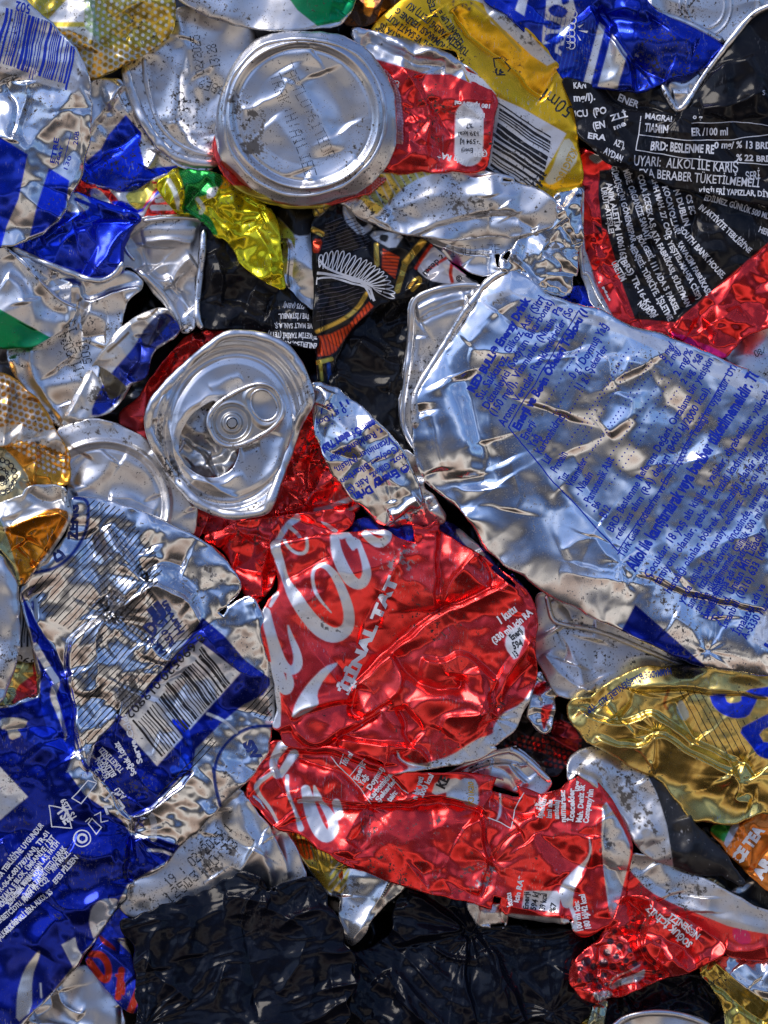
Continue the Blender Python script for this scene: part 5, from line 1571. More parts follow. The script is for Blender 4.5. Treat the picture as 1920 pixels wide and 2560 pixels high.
# ---------------------------------------------------------------- the huge beer can
beer = can('huge silver and blue flattened can with black hatching and a large barcode, lower left',
           'C1 170,480 230,430 400,260 430,100 420,10 520,18 650,40 850,100 1000,168 1180,260 1300,330 1425,510 1415,565 1340,640 1290,720 1380,640 1495,585 1540,700 1598,850 1622,1050 1615,1300 1590,1500 D1 1540,120 1470,200 1390,265 1200,480 1060,600 1000,690 760,830 740,920 690,960 600,1110 480,1270 330,1450 180,1600 90,1700 -80,1720 -80,-200 C1 -80,1255 60,1250 140,1215 235,1190 232,1050 215,960 150,700 120,560',
           76, M_GLOSS, seed=145, extra=fans([(T('C1 640,690')[0], 20, 110, 1.7), (T('D1 790,520')[0], 16, 110, 1.5), (T('C1 940,990')[0], 10, 50, 1.3), (T('C1 840,510')[0], 11, 60, 1.3)], 2), size=110, amp=11, tilt=(0, -.015), fine=.45, soft=2.0, warp=26, und=9, roll=14, color=(.74, .74, .76, 1),
           folds=[(T('C1 640,700 500,780 400,850 410,1100 450,1350 520,1659 D1 560,0'), 's', -16, 24), (T('C1 150,560 230,780 340,930 410,1080'), 'v', 14, 12), (T('C1 590,620 650,700 780,780 900,880'), 'v', 16, 9), (T('C1 520,200 600,560 640,690'), 'g', -14, 18),
                  (T('C1 620,180 700,320 840,500 700,600'), 'g', 15, 12), (T('C1 840,500 900,420 980,380 1100,430'), 'v', 13, 12), (T('C1 650,690 800,600 930,510 1100,620 1200,780'), 'r', 13, 10), (T('C1 640,720 560,850 590,1000 560,1200'), 'r', 10, 12),
                  (T('C1 850,840 950,960 1000,980'), 'r', 10, 10), (T('C1 950,980 900,1080 840,1190'), 'g', -8, 18), (T('C1 560,1150 640,1240 720,1260'), 'g', -9, 12), (T('C1 1200,780 1330,980 1420,1060 1560,1080'), 'r', 7, 14), (T('C1 1500,600 1560,900 1600,1300'), 'g', 7, 9),
                  (T('C1 1010,1270 1100,1100 1060,1040'), 'v', 7, 10), (T('C1 920,1440 1080,1500 1110,1659'), 'g', 8, 12), (T('D1 420,0 640,240 760,420 800,420 1010,300 1170,140'), 's', 10, 18), (T('D1 800,420 770,600 760,830'), 'v', 14, 10), (T('D1 780,590 900,560 1060,600'), 'r', 9, 10),
                  (T('D1 0,560 60,660 200,800 260,900'), 'r', 8, 12), (T('D1 700,660 500,680 400,640'), 'g', 8, 14), (T('D1 200,1230 260,1100 400,1000 650,900'), 'g', 8, 16), (T('C1 0,1400 300,1330 430,1550'), 'v', 7, 20), (T('C1 250,1050 330,1150 380,1440'), 'r', 12, 8), (T('C1 900,300 980,500 1150,620'), 'g', 10, 16)],
           prints=[('fill', 'C1 120,560 235,780 340,930 405,1090 440,1300 450,1500 520,1659 D1 560,0 600,-60 650,-100 700,-180 900,-40 1060,0 1140,120 1050,220 870,400 790,430 760,420 640,260 500,100 440,30 400,160 500,300 720,450 790,560 940,555 1070,602 1000,690 760,830 690,960 600,1110 330,1450 60,1720 -80,1730 -80,-250 C1 -80,1260 60,1250 235,1190 240,1050', DBL, 0),
                   ('fill', 'C1 240,1080 400,1120 440,1400 440,1550 300,1450 240,1250', BLU), ('fill', 'D1 120,-150 330,-40 420,40 300,60 100,-60', (.01, .04, .6, .9)),
                   ('fill', 'C1 1200,720 1330,830 1450,970 1600,1080 1600,1120 1560,1180 1440,1240 1330,1330 1240,1420 1160,1500 1130,1659 930,1659 600,1440 740,1300 900,1100 1110,850', DBL, 0),
                   ('fill', 'C1 1180,860 1425,1050 930,1600 705,1345', PWH, 0), ('fill', 'C1 900,640 990,600 1060,720 1130,830 1030,920 940,900 850,790', (.6, .62, .66, .6)),
                   ('stroke', 'C1 440,10 520,20 525,110 510,220 430,350 330,430 200,455', 9, (.012, .04, .26, .6)), ('stroke', 'D1 1640,-10 1500,20 1370,-20 1300,60 1265,160 1280,300 1300,370', 9, (.012, .04, .26, .6)) if False else
                   ('stroke', 'C1 1659,1365 1500,1360 1380,1420 1290,1530 1265,1659 D1 1265,120 1275,250 1305,365', 9, (.012, .04, .26, .6)),
                   ('stroke', 'C1 210,890 260,980 310,1060 340,1100 310,1180 340,1260 390,1400 385,1450', [16, 17, 17, 18, 17, 14, 8, 2], PWH),
                   ('fill', 'C1 430,1570 520,1480 570,1560 D1 500,60 450,140 390,170', (.66, .66, .68, .8), 0),
                   ('fill', 'C1 0,1320 70,1310 165,1325 150,1370 100,1380 130,1420 60,1450 40,1380 0,1380', (.64, .62, .56, .7)),
                   ('fill', 'D1 -80,100 0,135 165,312 0,450 -80,470', PWH, 0), ('fill', 'D1 -80,230 10,262 -80,310', DBL, 0),
                   ('fill', 'D1 560,1170 525,1060 540,970 600,920 700,915 690,960', PWH), ('fill', 'D1 365,1190 445,1145 460,1210 490,1260 430,1315 400,1260', PWH, 0),
                   ('fill', 'D1 95,1659 100,1480 140,1340 230,1220 240,1240 190,1380 190,1580', (.66, .62, .56, .85)), ('stroke', 'D1 880,630 960,630 1015,655', 7, PWH), ('stroke', 'D1 240,1420 245,1500', 5, PWH),
                   ('stroke', 'C1 1030,1620 1080,1659 D1 1090,60 1110,130', 20, (.012, .07, .85, .9)), ('stroke', 'C1 1230,1290 1330,1330 1400,1400', 8, PWH), ('fill', 'D1 1070,-60 1000,-150 1110,-140 1150,60', (.01, .05, .7, .9)),
                   ('stroke', 'D1 880,400 915,460 910,560', 16, PWH)])
HB = []
HB.append((T('C1 520,20 700,60 900,300 960,450 900,600 1100,760 1180,830 700,1340 560,1500 480,1440 420,1000 430,800 250,700 180,520 350,420 500,260'), -47, 12.2, 2.4))
HB.append((T('C1 1620,1100 1610,1330 D1 1440,-200 1250,20 1000,330 850,440 860,400 1100,120 1240,-20 C1 1300,1400 1450,1250'), -47, 12.2, 2.4))
m = mark(beer, 'hatch_lines', I_BLK)
for q_ in HB:
    m.hatch(*q_)
m = mark(beer, 'barcode', I_BLK)
m.bars(W('C1 785,1335'), W('C1 1195,895'), T('C1 0,0 172,212')[1] - T('C1 0,0')[0], 12, 95, (1, 1, 2, 2, 3, 1))
m.text('7990 1990', W('C1 1,1'), W('C1 2,2'), 1) if False else None
m.text('8 690520 019902', W('C1 1180,812'), W('C1 740,1290'), 21, 0)
m = mark(beer, 'ring_lettering', I_NAV)
m.text('ZENG', W('C1 455,265'), W('C1 465,55'), 24, .05).text('D', W('C1 385,360'), W('C1 345,305'), 24, .05)
m.text('SIV', W('C1 1440,1460'), W('C1 1500,1575'), 24, .06).text('Harven', W('C1 1090,800'), W('C1 985,620'), 20, .03).text('JJ', W('C1 890,750'), W('C1 980,680'), 30, .05).text('DÇP', W('C1 900,830'), W('C1 1010,720'), 30, .04).text('Alkol', W('C1 985,920'), W('C1 900,830'), 18, .03).text('%5,0', W('C1 1040,880'), W('C1 985,780'), 18, .03)
m = mark(beer, 'white_lettering', I_WHT)
for t_, a_, b_, c_ in [('LÜTFEN', 'D1 640,150', 'D1 590,85', 15), ('Soğuk İçiniz', 'D1 780,60', 'D1 700,-180', 16), ('Serve Cold.', 'D1 830,30', 'D1 760,-190', 16), ('TOKETİNİZ!', 'D1 735,150', 'D1 610,20', 14), ('BİLİNÇLİ', 'D1 690,180', 'D1 610,70', 13)]:
    pass
m.text('LÜTFEN', W('D1 655,195'), W('D1 590,85'), 14, .02).text('BİLİNÇLİ', W('D1 690,185'), W('D1 605,60'), 14, .02).text('TÜKETİNİZ!', W('D1 735,150'), W('D1 605,15'), 14, .02).text('Soğuk İçiniz', W('D1 810,175'), W('D1 700,-20'), 15, .03).text('Serve Cold.', W('D1 850,110'), W('D1 745,-180'), 15, .03)
m.line(T('D1 425,325 520,215 570,235 480,355 425,325'), 2.6).arc(W('D1 590,190'), 17, -60, 240, 2.4).line(T('D1 590,160 565,150 580,175'), 2.2).line(T('D1 615,225 630,200 600,205'), 2.2)
m.line(T('D1 290,362 405,390 425,500 312,490 290,362'), 2.6).text('TSE', W('D1 335,395'), W('D1 390,480'), 22, .03).text('TS 2259', W('D1 460,440'), W('D1 385,320'), 14, .02)
m.line(T('D1 520,470 570,530 600,490 545,440 520,470'), 2.4).line(T('D1 560,420 600,400 600,460 640,450'), 2.4).line(T('D1 505,460 530,440'), 2.2)
m.line(T('D1 620,330 660,290 700,300'), 6).line(T('D1 700,330 730,370 690,410'), 6).line(T('D1 640,410 625,370 660,370'), 6).text('ALU', W('D1 745,310'), W('D1 700,255'), 14, .02)
m.arc(W('D1 486,560'), 21, 0, 360, 3.0).arc(W('D1 486,560'), 10, 60, 250, 6).arc(W('D1 486,560'), 11, -100, 60, 5)
bt = [('EFES PİLSEN', 'D1 330,830', 'D1 465,680'), ('ARPA MALZL', 'D1 315,760', 'D1 420,650'), ('TÜKETİM TARİHİ (TETT) OLARAK', 'D1 150,930', 'D1 395,620'), ('BİRACILIK VE MALT SAN. A.Ş. FATİH', 'D1 60,960', 'D1 355,590'), ('BUYAKA E BLOK, ÜMRANİYE / İST', 'D1 0,960', 'D1 330,560'), ('TR-06-K-001787(AN), TR-01', 'D1 -10,900', 'D1 295,530'), ('BİRA TEBLİĞİ\'NE UYGUNDUR', 'D1 -20,820', 'D1 265,480'),
      ('AÇIK RENKLİ BİRA. ALKOL %5', 'D1 40,1130', 'D1 312,880'), ('SERBETÇİOTU, MAYA VE CO2', 'D1 -10,1080', 'D1 290,810'), ('İÇİNDEKİLER: SU, MALT KOTU', 'D1 -30,1010', 'D1 260,740')]
for t_, a_, b_ in bt:
    m.text(t_, W(a_), W(b_), 13.5, .02)
m.text('(ALKOL ÇÖS', W('D1 0,1165'), W('D1 110,1060'), 13, .02)

# ---------------------------------------------------------------- big red can
cola = can('largest red can crumpled across the centre with white script lettering',
           'C2 180,278 330,262 520,232 700,212 880,206 915,250 1000,275 1045,285 1040,200 1020,162 1080,205 1120,190 1172,145 1175,220 1390,330 1560,470 1659,560 C3 0,400 105,465 200,540 262,620 282,700 280,800 270,960 280,1060 240,1200 150,1380 55,1470 0,1485 C2 1540,1495 1400,1560 1180,1600 1000,1625 870,1640 850,1555 560,1500 270,1480 245,1400 200,1365 230,1250 200,1050 115,760 170,640 245,540 210,380',
           84, M_PRINT, seed=151, extra=fans([(T('C2 1490,1310')[0], 16, 90, 1.4), (T('C2 1310,1060')[0], 12, 55, 1.3), (T('C2 600,1420')[0], 11, 60, 1.3), (T('C2 1200,660')[0], 10, 60, 1.2)], 3), size=120, amp=15, fine=.42, soft=1.8, warp=18, und=7, roll=9, color=RED,
           folds=[(T('C2 1170,200 1165,450 1175,690'), 's', 13, 18), (T('C2 1659,490 1400,600 1175,695 1000,830 800,1000 700,1110 620,1170'), 's', -20, 24), (T('C2 900,920 970,1040 1080,1120 1300,1160 1310,1060'), 'v', 17, 10), (T('C2 880,930 960,1050 940,1170 700,1310'), 'r', 14, 10),
                  (T('C2 700,1120 670,1210 660,1300 730,1320 900,1200'), 'v', 15, 9), (T('C2 660,1210 480,1240 300,1330'), 's', 14, 16), (T('C2 300,1350 340,1440 450,1490 560,1420 720,1340 840,1260'), 's', -14, 18), (T('C2 560,1420 700,1450 880,1460 1060,1470 1150,1580'), 's', 13, 14),
                  (T('C2 940,1240 980,1350 960,1400 1040,1470'), 'v', 13, 10), (T('C2 1000,1280 1120,1200 1300,1200 1480,1300'), 'g', 18, 20), (T('C2 1180,1400 1220,1320 1320,1310 1480,1300'), 'r', 13, 10), (T('C2 1080,940 1200,970 1330,920 1500,1080 1520,1090'), 's', 14, 22),
                  (T('C2 1400,1020 1440,1180 1480,1290 1500,1330'), 'g', 13, 11), (T('C3 270,960 150,1100 80,1200 20,1300'), 'v', 12, 9), (T('C3 280,830 160,1000 100,1100 40,1330'), 'r', 13, 8), (T('C2 980,280 920,430 850,560 830,800'), 'r', 9, 9), (T('C2 850,560 760,700 700,900'), 'v', 8, 9),
                  (T('C2 1300,420 1450,560 1650,500'), 'g', 11, 12), (T('C2 1210,640 1260,480 1400,340'), 'r', 10, 10), (T('C2 1420,350 1500,470 1480,540'), 'v', 9, 9), (T('C2 190,290 400,262 700,235 900,230'), 'g', 6, 7), (T('C2 250,500 400,420 540,360'), 'v', 7, 9), (T('C2 880,1460 870,1600'), 'r', 10, 9), (T('C2 940,1500 960,1590 1150,1600'), 'v', 11, 9)],
           prints=[('stroke', 'C2 205,290 240,400 270,500 320,590 390,700 470,790 560,835 640,790 650,700 620,590 570,480 520,420 470,405 430,440 430,520 460,600 540,690', [24, 22, 16, 34, 36, 40, 38, 30, 27, 24, 20, 15, 11, 8, 9, 9, 3], PWH),
                   ('stroke', 'C2 345,130 270,170 250,230 280,300 340,345 395,335 400,270 380,190', [14, 12, 9, 8, 8, 10, 8, 4], PWH), ('stroke', 'C2 350,130 290,180 220,240 210,330', [18, 18, 22, 22], PWH),
                   ('stroke', 'C2 560,240 570,330 610,430 660,510 720,530 755,470 745,400 700,270', [22, 28, 32, 30, 24, 24, 18, 12], PWH), ('stroke', 'C2 600,235 640,225 690,300', [18, 16, 9], PWH),
                   ('stroke', 'C2 745,225 780,260 830,285 880,250 885,205', [20, 22, 24, 18, 10], PWH), ('fill', 'C2 740,205 890,200 885,250 820,230', PWH), ('fill', 'C2 620,250 690,240 700,290 670,330 640,290', PWH),
                   ('stroke', 'C2 150,690 180,800 210,900 250,1000 300,1040 345,1010 340,930 300,830 285,770', [26, 24, 26, 26, 22, 26, 20, 12, 5], PWH), ('stroke', 'C2 150,770 190,900 230,1060 265,1160 300,1120 290,1060', [10, 16, 28, 28, 22, 14], PWH),
                   ('stroke', 'C2 180,1000 220,1150 225,1250 215,1350', [14, 14, 16, 22], PWH), ('stroke', 'C2 215,580 180,650', [14, 8], PWH),
                   ('fill', 'C2 595,980 500,1010 400,1110 330,1220 300,1325 390,1290 470,1240 455,1170 500,1080', PWH),
                   ('fill', 'C2 930,1500 960,1570 1080,1590 1250,1540 1400,1440 1500,1410 C3 30,1370 80,1290 200,1230 270,1130 290,1200 160,1400 60,1490 C2 1500,1530 1200,1640 850,1670 950,1640 1010,1610 930,1560', (.74, .73, .72, .9), 1),
                   ('fill', 'C3 100,900 105,830 150,775 215,765 220,850 165,985', WHT, 1)])
m = mark(cola, 'lettering', I_WHT)
m.text('İJİNAL TAT', W('C2 640,1175'), W('C2 935,490'), 25, .05).text('1 kutu', W('C3 75,755'), W('C3 175,680'), 20, .03).text('(330 ml) için RA', W('C3 35,880'), W('C3 270,700'), 17, .03)
m = mark(cola, 'energy_panel_text', I_BLK)
m.text('Enerji', W('C3 140,855'), W('C3 205,800'), 15, .03).text('594', W('C3 155,905'), W('C3 205,880'), 17, .03).text('13', W('C3 165,955'), W('C3 185,940'), 16, .03)

rl = can('red can wedge with white script loop behind the top left of the big red can',
         'F 440,1160 520,1128 640,1114 770,1100 760,1135 700,1165 640,1180 600,1180 590,1260 560,1300 540,1310 515,1250 490,1190 452,1168', 62, M_PRINT, seed=153, size=48, amp=11, fine=.45, color=RED,
         folds=[(T('C1 1240,260 1430,200 1620,260'), 'r', 13, 12), (T('C1 1430,200 1300,340'), 'v', 9, 9), (T('C1 1380,420 1500,460 1659,450'), 'v', 10, 10), (T('C1 1600,280 1540,450 1560,600'), 'r', 10, 10), (T('C2 250,130 400,160 580,210'), 'g', -9, 9)],
         prints=[('stroke', 'C2 340,130 270,180 230,260 200,290', [18, 15, 14, 16], PWH), ('stroke', 'C2 300,190 350,230 360,270', 9, PWH), ('fill', 'C2 470,150 520,160 590,210 560,220', PWH)])
bb = can('dark blue can strip with a silver edge wedged above the big red can', 'C2 590,190 660,150 790,130 860,190 1000,180 1060,160 1190,150 1300,200 1450,330 1540,440 1659,500 C3 120,440 240,560 260,640 180,600 0,480 C2 1500,520 1200,300 950,300 800,260 640,260',
         38, M_PRINT, seed=155, size=50, amp=10, color=DBL, prints=[('fill', 'C2 1270,200 1320,190 1450,340 1450,370 1330,290', PWH), ('fill', 'C2 900,200 1040,190 1020,290 920,240', BLU)])

# ---------------------------------------------------------------- lower red can
lr = can('long red can twisted across the lower centre with white lettering and energy panel',
         'D2 175,90 200,5 300,15 400,40 600,48 740,88 880,175 1050,200 1280,198 1420,208 1560,250 1659,292 D3 0,228 200,290 320,330 450,300 500,240 560,198 620,235 690,325 780,470 832,620 812,750 782,900 735,1040 660,1075 582,1112 530,1100 520,1050 505,995 440,1040 300,1020 110,985 105,950 0,938 D2 1570,960 1380,915 1100,845 850,770 640,695 500,605 380,505 220,472 150,380 60,295 100,190',
         74, M_PRINT, grow=14, seed=157, extra=fans([(T('D2 1490,710')[0], 14, 90, 1.4), (T('D2 635,690')[0], 14, 80, 1.4), (T('D2 780,350')[0], 10, 60, 1.3)], 6), size=115, amp=14, fine=.4, soft=1.9, warp=18, und=7, roll=11, color=RED,
         folds=[(T('D2 240,20 400,40 600,55 760,130 880,190 1000,300'), 's', -14, 16), (T('D2 280,320 480,340 780,352 1000,345 1140,320 1400,370 1440,420'), 's', -17, 18), (T('D2 340,80 500,140 640,170 760,320'), 'v', 8, 9), (T('D2 780,355 680,480 630,680'), 'g', 13, 12), (T('D2 780,355 720,470 650,600'), 'v', 9, 8),
                (T('D2 1140,330 1120,480 1180,700 1060,790'), 'g', -12, 20), (T('D2 1420,400 1460,600 1500,700 1400,900'), 's', 15, 16), (T('D3 0,700 60,640 180,480 330,380 450,300'), 'g', 13, 12), (T('D2 1500,690 1600,540 1659,510'), 'v', 11, 10), (T('D3 20,300 160,400 300,400'), 'v', 10, 12),
                (T('D3 260,560 320,650 430,800'), 'g', 10, 16), (T('D3 680,340 670,600 720,1030'), 'r', 9, 9), (T('D3 700,400 820,560 790,760'), 'g', 8, 12), (T('D3 620,540 600,700 500,880'), 'r', 8, 9), (T('D2 180,150 300,320 340,460'), 'r', 11, 9), (T('D2 60,290 180,400 230,470'), 'v', 9, 9), (T('D2 200,60 280,300'), 'v', 9, 8), (T('D3 110,960 300,1000 440,1030'), 'r', 8, 7)],
         prints=[('fill', 'D3 680,310 790,480 850,620 820,760 770,960 730,1050 700,880 670,600', (.74, .73, .72, .9)), ('fill', 'D3 100,1000 300,1020 500,1040 520,1110 200,1110 90,1080', (.7, .7, .7, .9)),
                 ('stroke', 'D2 390,270 420,400 470,520 520,560 560,500 540,430 470,330', [24, 34, 36, 28, 26, 24, 10], PWH), ('stroke', 'D2 440,250 460,320', [6, 22], PWH), ('stroke', 'D2 570,350 590,420 570,450', [22, 22, 8], PWH), ('stroke', 'D2 400,330 350,340', 10, PWH),
                 ('stroke', 'D2 250,10 190,100 210,180 230,200', [28, 18, 22, 4], PWH), ('stroke', 'D2 320,60 240,180', [24, 18], PWH), ('stroke', 'D2 180,180 90,240 110,300 180,380 220,460', [10, 14, 10, 9, 7], PWH), ('stroke', 'D2 280,190 280,290 330,400 360,500', [10, 9, 8, 16], PWH),
                 ('fill', 'D2 1160,215 1310,200 1290,270 1130,310', (.60, .60, .60, .6)), ('fill', 'D2 1310,200 1410,210 1415,380 1340,370 1320,340 1200,310', (.6, .6, .62, .9)),
                 ('stroke', 'D3 600,560 612,640 580,700 520,770 460,870 470,940', [3, 7, 8, 24, 40, 28], (.68, .68, .70, .8)), ('fill', 'D3 215,870 410,870 430,900 420,1000 200,970', (.58, .58, .6, .5), 0),
                 ('stroke', 'D3 490,960 520,1040 520,1100', 10, (.6, .6, .62, .5)), ('stroke', 'D3 70,280 75,360 70,420 50,455', [5, 5, 8, 3], PWH)])
m = mark(lr, 'lettering', I_WHT)
for t_, a_, b_ in [('Enerji:', 'D2 700,220', 'D2 745,120'), ('Yağ:', 'D2 725,250', 'D2 765,195'), ('Doymuş', 'D2 775,275', 'D2 855,150'), ('Karbonhidrat', 'D2 785,330', 'D2 905,180'), ('Şekerler', 'D2 830,345', 'D2 925,220'), ('tein:', 'D2 895,345', 'D2 935,290'), ('n bir yeti', 'D2 1050,330', 'D2 1090,200'), ('.000 kcal', 'D2 1085,320', 'D2 1150,185'), ('100 ml', 'D2 625,130', 'D2 670,60'),
                   ('a\'llerz', 'D3 300,390', 'D3 330,320'), ('işlenm', 'D3 320,440', 'D3 345,330'), ('izni ala', 'D3 375,440', 'D3 385,330'), ('ambalaj', 'D3 420,445', 'D3 425,330'), ('numarası:', 'D3 460,465', 'D3 460,270'), ('İçecekler', 'D3 505,460', 'D3 515,260'), ('Mah. Deniz Sk', 'D3 555,465', 'D3 575,240'), ('Company\'nin', 'D3 595,470', 'D3 620,270'), ('uyg', 'D3 540,280', 'D3 550,220'),
                   ('kutu', 'D3 145,960', 'D3 130,880'), ('için RA*', 'D3 180,945', 'D3 215,790'), ('100 ml için:', 'D3 565,1105', 'D3 535,930'), ('180 kJ/42 kcal', 'D3 610,1090', 'D3 570,890')]:
    m.text(t_, W(a_), W(b_), 14, .03)
m.line(T('D2 540,80 580,130 650,190 720,270 780,350'), 2).line(T('D2 610,60 590,120'), 2).line(T('D2 650,190 740,90'), 2).line(T('D2 880,190 960,270 1000,290'), 2).line(T('D3 0,440 140,495 160,390 215,290'), 2.2)
m = mark(lr, 'energy_panel_text', I_BLK)
m.text('Enerji', W('D3 240,985'), W('D3 245,880'), 13, .02).text('594 kJ', W('D3 285,990'), W('D3 300,880'), 14, .02).text('139 kcal', W('D3 335,995'), W('D3 345,885'), 14, .02).text('%7', W('D3 395,1000'), W('D3 405,940'), 14, .02)
m = mark(lr, 'panel_lettering', I_BLK)
m.text('KE', W('D2 1210,270'), W('D2 1240,205'), 22, .04)
m = mark(lr, 'stamped_code', I_GLD)
m.text('K31K20', W('D2 1385,355'), W('D2 1385,220'), 13, .02)

sf = can('small silver can corner sticking out under the long red can', 'D2 1340,925 1410,930 1570,955 1659,985 D3 110,985 110,1060 60,1080 0,1085 D2 1600,1075 1420,1085 1370,1010', 56, M_SATIN, seed=159, size=50, amp=6,
         folds=[(T('D2 1420,930 1430,1080'), 's', 10, 12), (T('D2 1570,950 1560,1050 1659,1080'), 'v', 10, 8)])
lp = can('silver can lid loop above the long red can', 'D2 1195,205 1300,130 1420,75 1560,30 1659,20 D3 120,25 190,45 260,100 350,195 385,235 330,300 200,290 0,228 D2 1420,205', 50, M_SATIN, body='lid', seed=161, size=70, amp=5, fine=.2,
         folds=[(T('D2 1300,190 1480,110 1659,110 D3 120,120 260,230'), 's', 14, 16), (T('D3 20,140 100,150 180,260'), 'v', 8, 12)],
         rims=[('D2 1200,195 1350,115 1500,55 1640,30 D3 120,35 180,55 250,110 370,225', 11, 5, .7)])
dk = can('dark red and black patterned can crumpled between the big red can and the gold can',
         'C3 50,1490 150,1390 270,1210 280,1180 380,1260 470,1330 560,1400 632,1480 560,1540 480,1650 D3 470,120 400,200 340,180 240,70 150,25 80,20 C3 0,1560', 34, M_BLACK, seed=163, size=48, amp=12, fine=.5, color=(.02, .012, .014, .2),
         folds=[(T('C3 270,1380 380,1440 540,1530'), 'r', 13, 9), (T('C3 90,1440 300,1500 500,1600'), 'v', 9, 12), (T('C3 400,1330 380,1430'), 'v', 9, 8)],
         prints=[('fill', 'C3 380,1340 440,1320 540,1400 530,1530 460,1480 380,1440', (.30, .02, .03, .7)), ('fill', 'C3 300,1250 370,1250 350,1380 290,1330', (.55, .5, .5, .8))])
dk.dots(T('C3 60,1500 200,1420 400,1430 560,1420 540,1560 460,1620 300,1600 D3 400,60 330,60 200,20'), 15, 13, 4.2, (.36, .03, .02, .6))
st = can('silver and black can folded over like a strap beside the long red can',
         'D3 468,135 490,75 560,40 640,28 720,45 900,150 960,185 1080,280 1170,382 1215,470 1260,510 1400,640 1460,740 1530,845 1420,800 1380,770 1240,775 1100,722 950,665 850,560 780,445 700,320 600,220 545,170 520,150 500,190 480,220', 62, M_PRINT, seed=165, size=75, amp=9, fine=.3, soft=2.2, color=(.66, .65, .64, .85), roll=14,
         folds=[(T('D3 520,150 640,230 760,420 900,600'), 'g', 8, 10), (T('D3 940,190 1000,300 1060,480 1100,700'), 'r', 8, 10), (T('D3 1180,420 1220,560 1150,740'), 'g', 10, 12), (T('D3 620,40 760,180 900,400 1000,600'), 'g', 8, 20)],
         prints=[('fill', 'D3 935,165 1000,290 1060,480 1100,740 1250,800 1560,880 1480,700 1260,490 1150,330 1060,230', BLK, 0)])
gd = can('gold crumpled can with blue lettering at the right edge',
         'C3 500,1205 600,1200 655,1165 750,1090 880,1025 1100,1012 1300,1022 1659,1052 1740,1060 D3 1740,420 1640,405 1590,415 1480,462 1400,472 1210,452 1170,385 1010,200 930,180 800,90 650,5 C3 570,1430 500,1330 470,1260', 70, M_PRINT, seed=167, extra=fans([(T('C3 1000,1400')[0], 13, 70, 1.4), (T('D3 1470,200')[0], 14, 70, 1.5), (T('C3 620,1260')[0], 12, 70, 1.5)], 8), size=80, amp=13, fine=.4, soft=1.9, an=1.6, ang=.6, color=(.74, .55, .16, 1), roll=12,
         folds=[(T('C3 530,1250 650,1330 860,1340 960,1260 1060,1350 1250,1450 1520,1600'), 's', 15, 16), (T('C3 640,1420 800,1480 920,1480 1000,1400 1100,1450 1300,1580 1500,1659'), 's', 15, 20), (T('C3 880,1140 1100,1130 1400,1170 1659,1190'), 's', -9, 20), (T('C3 880,1150 860,1250 780,1320'), 'v', 12, 10), (T('C3 1000,1420 1000,1580 D3 960,130'), 'r', 12, 10),
                (T('C3 1100,1200 1150,1330 1250,1450'), 'v', 11, 12), (T('D3 1430,160 1500,250 1440,330 1560,350'), 'r', 13, 10), (T('D3 1440,150 1540,110 1600,200'), 'v', 13, 9), (T('D3 960,170 1100,220 1300,330 1600,330'), 'g', -10, 26), (T('C3 700,1230 760,1300'), 'r', 8, 7)],
         prints=[('fill', 'C3 1310,1170 1330,1240 1380,1290 1460,1320 1540,1310 1580,1240 1600,1190', BLU), ('fill', 'C3 1400,1175 1500,1175 1500,1220 1420,1230', GOLD), ('fill', 'C3 1480,1385 1600,1320 1740,1250 1740,1560 1660,1560 1600,1540 1560,1480', BLU), ('fill', 'C3 1510,1150 1740,1120 1740,1190 1600,1190', BLU),
                 ('fill', 'C3 1110,1270 1140,1190 1200,1300 1160,1340', (.55, .62, .58, .8)), ('stroke', 'C3 1070,1150 1040,1230 1060,1260', 8, (.5, .2, .05, .9)), ('fill', 'C3 1600,1400 1740,1330 1740,1420 1640,1470', GOLD)])
m = mark(gd, 'hatch_lines', I_BLK)
m.hatch(T('C3 1120,1150 1300,1160 1320,1260 1450,1330 1560,1320 1480,1390 1560,1500 1440,1540 1250,1430'), 62, 15, 1.8)
m = mark(gd, 'lettering', I_NAV)
m.text('HAMMADDE BİLEŞENLERİ: ALÜ', W('C3 1085,1022'), W('C3 880,1055'), 14, .02) if False else None
m.text('HAMMADDE', W('C3 1085,1018'), W('C3 920,1045'), 15, .02).text('BİLEŞEN', W('C3 905,1050'), W('C3 770,1125'), 15, .02).text('LERİ: ALÜ', W('C3 765,1130'), W('C3 650,1215'), 15, .02).text('TİP 5', W('C3 620,1225'), W('C3 560,1290'), 13, .02)

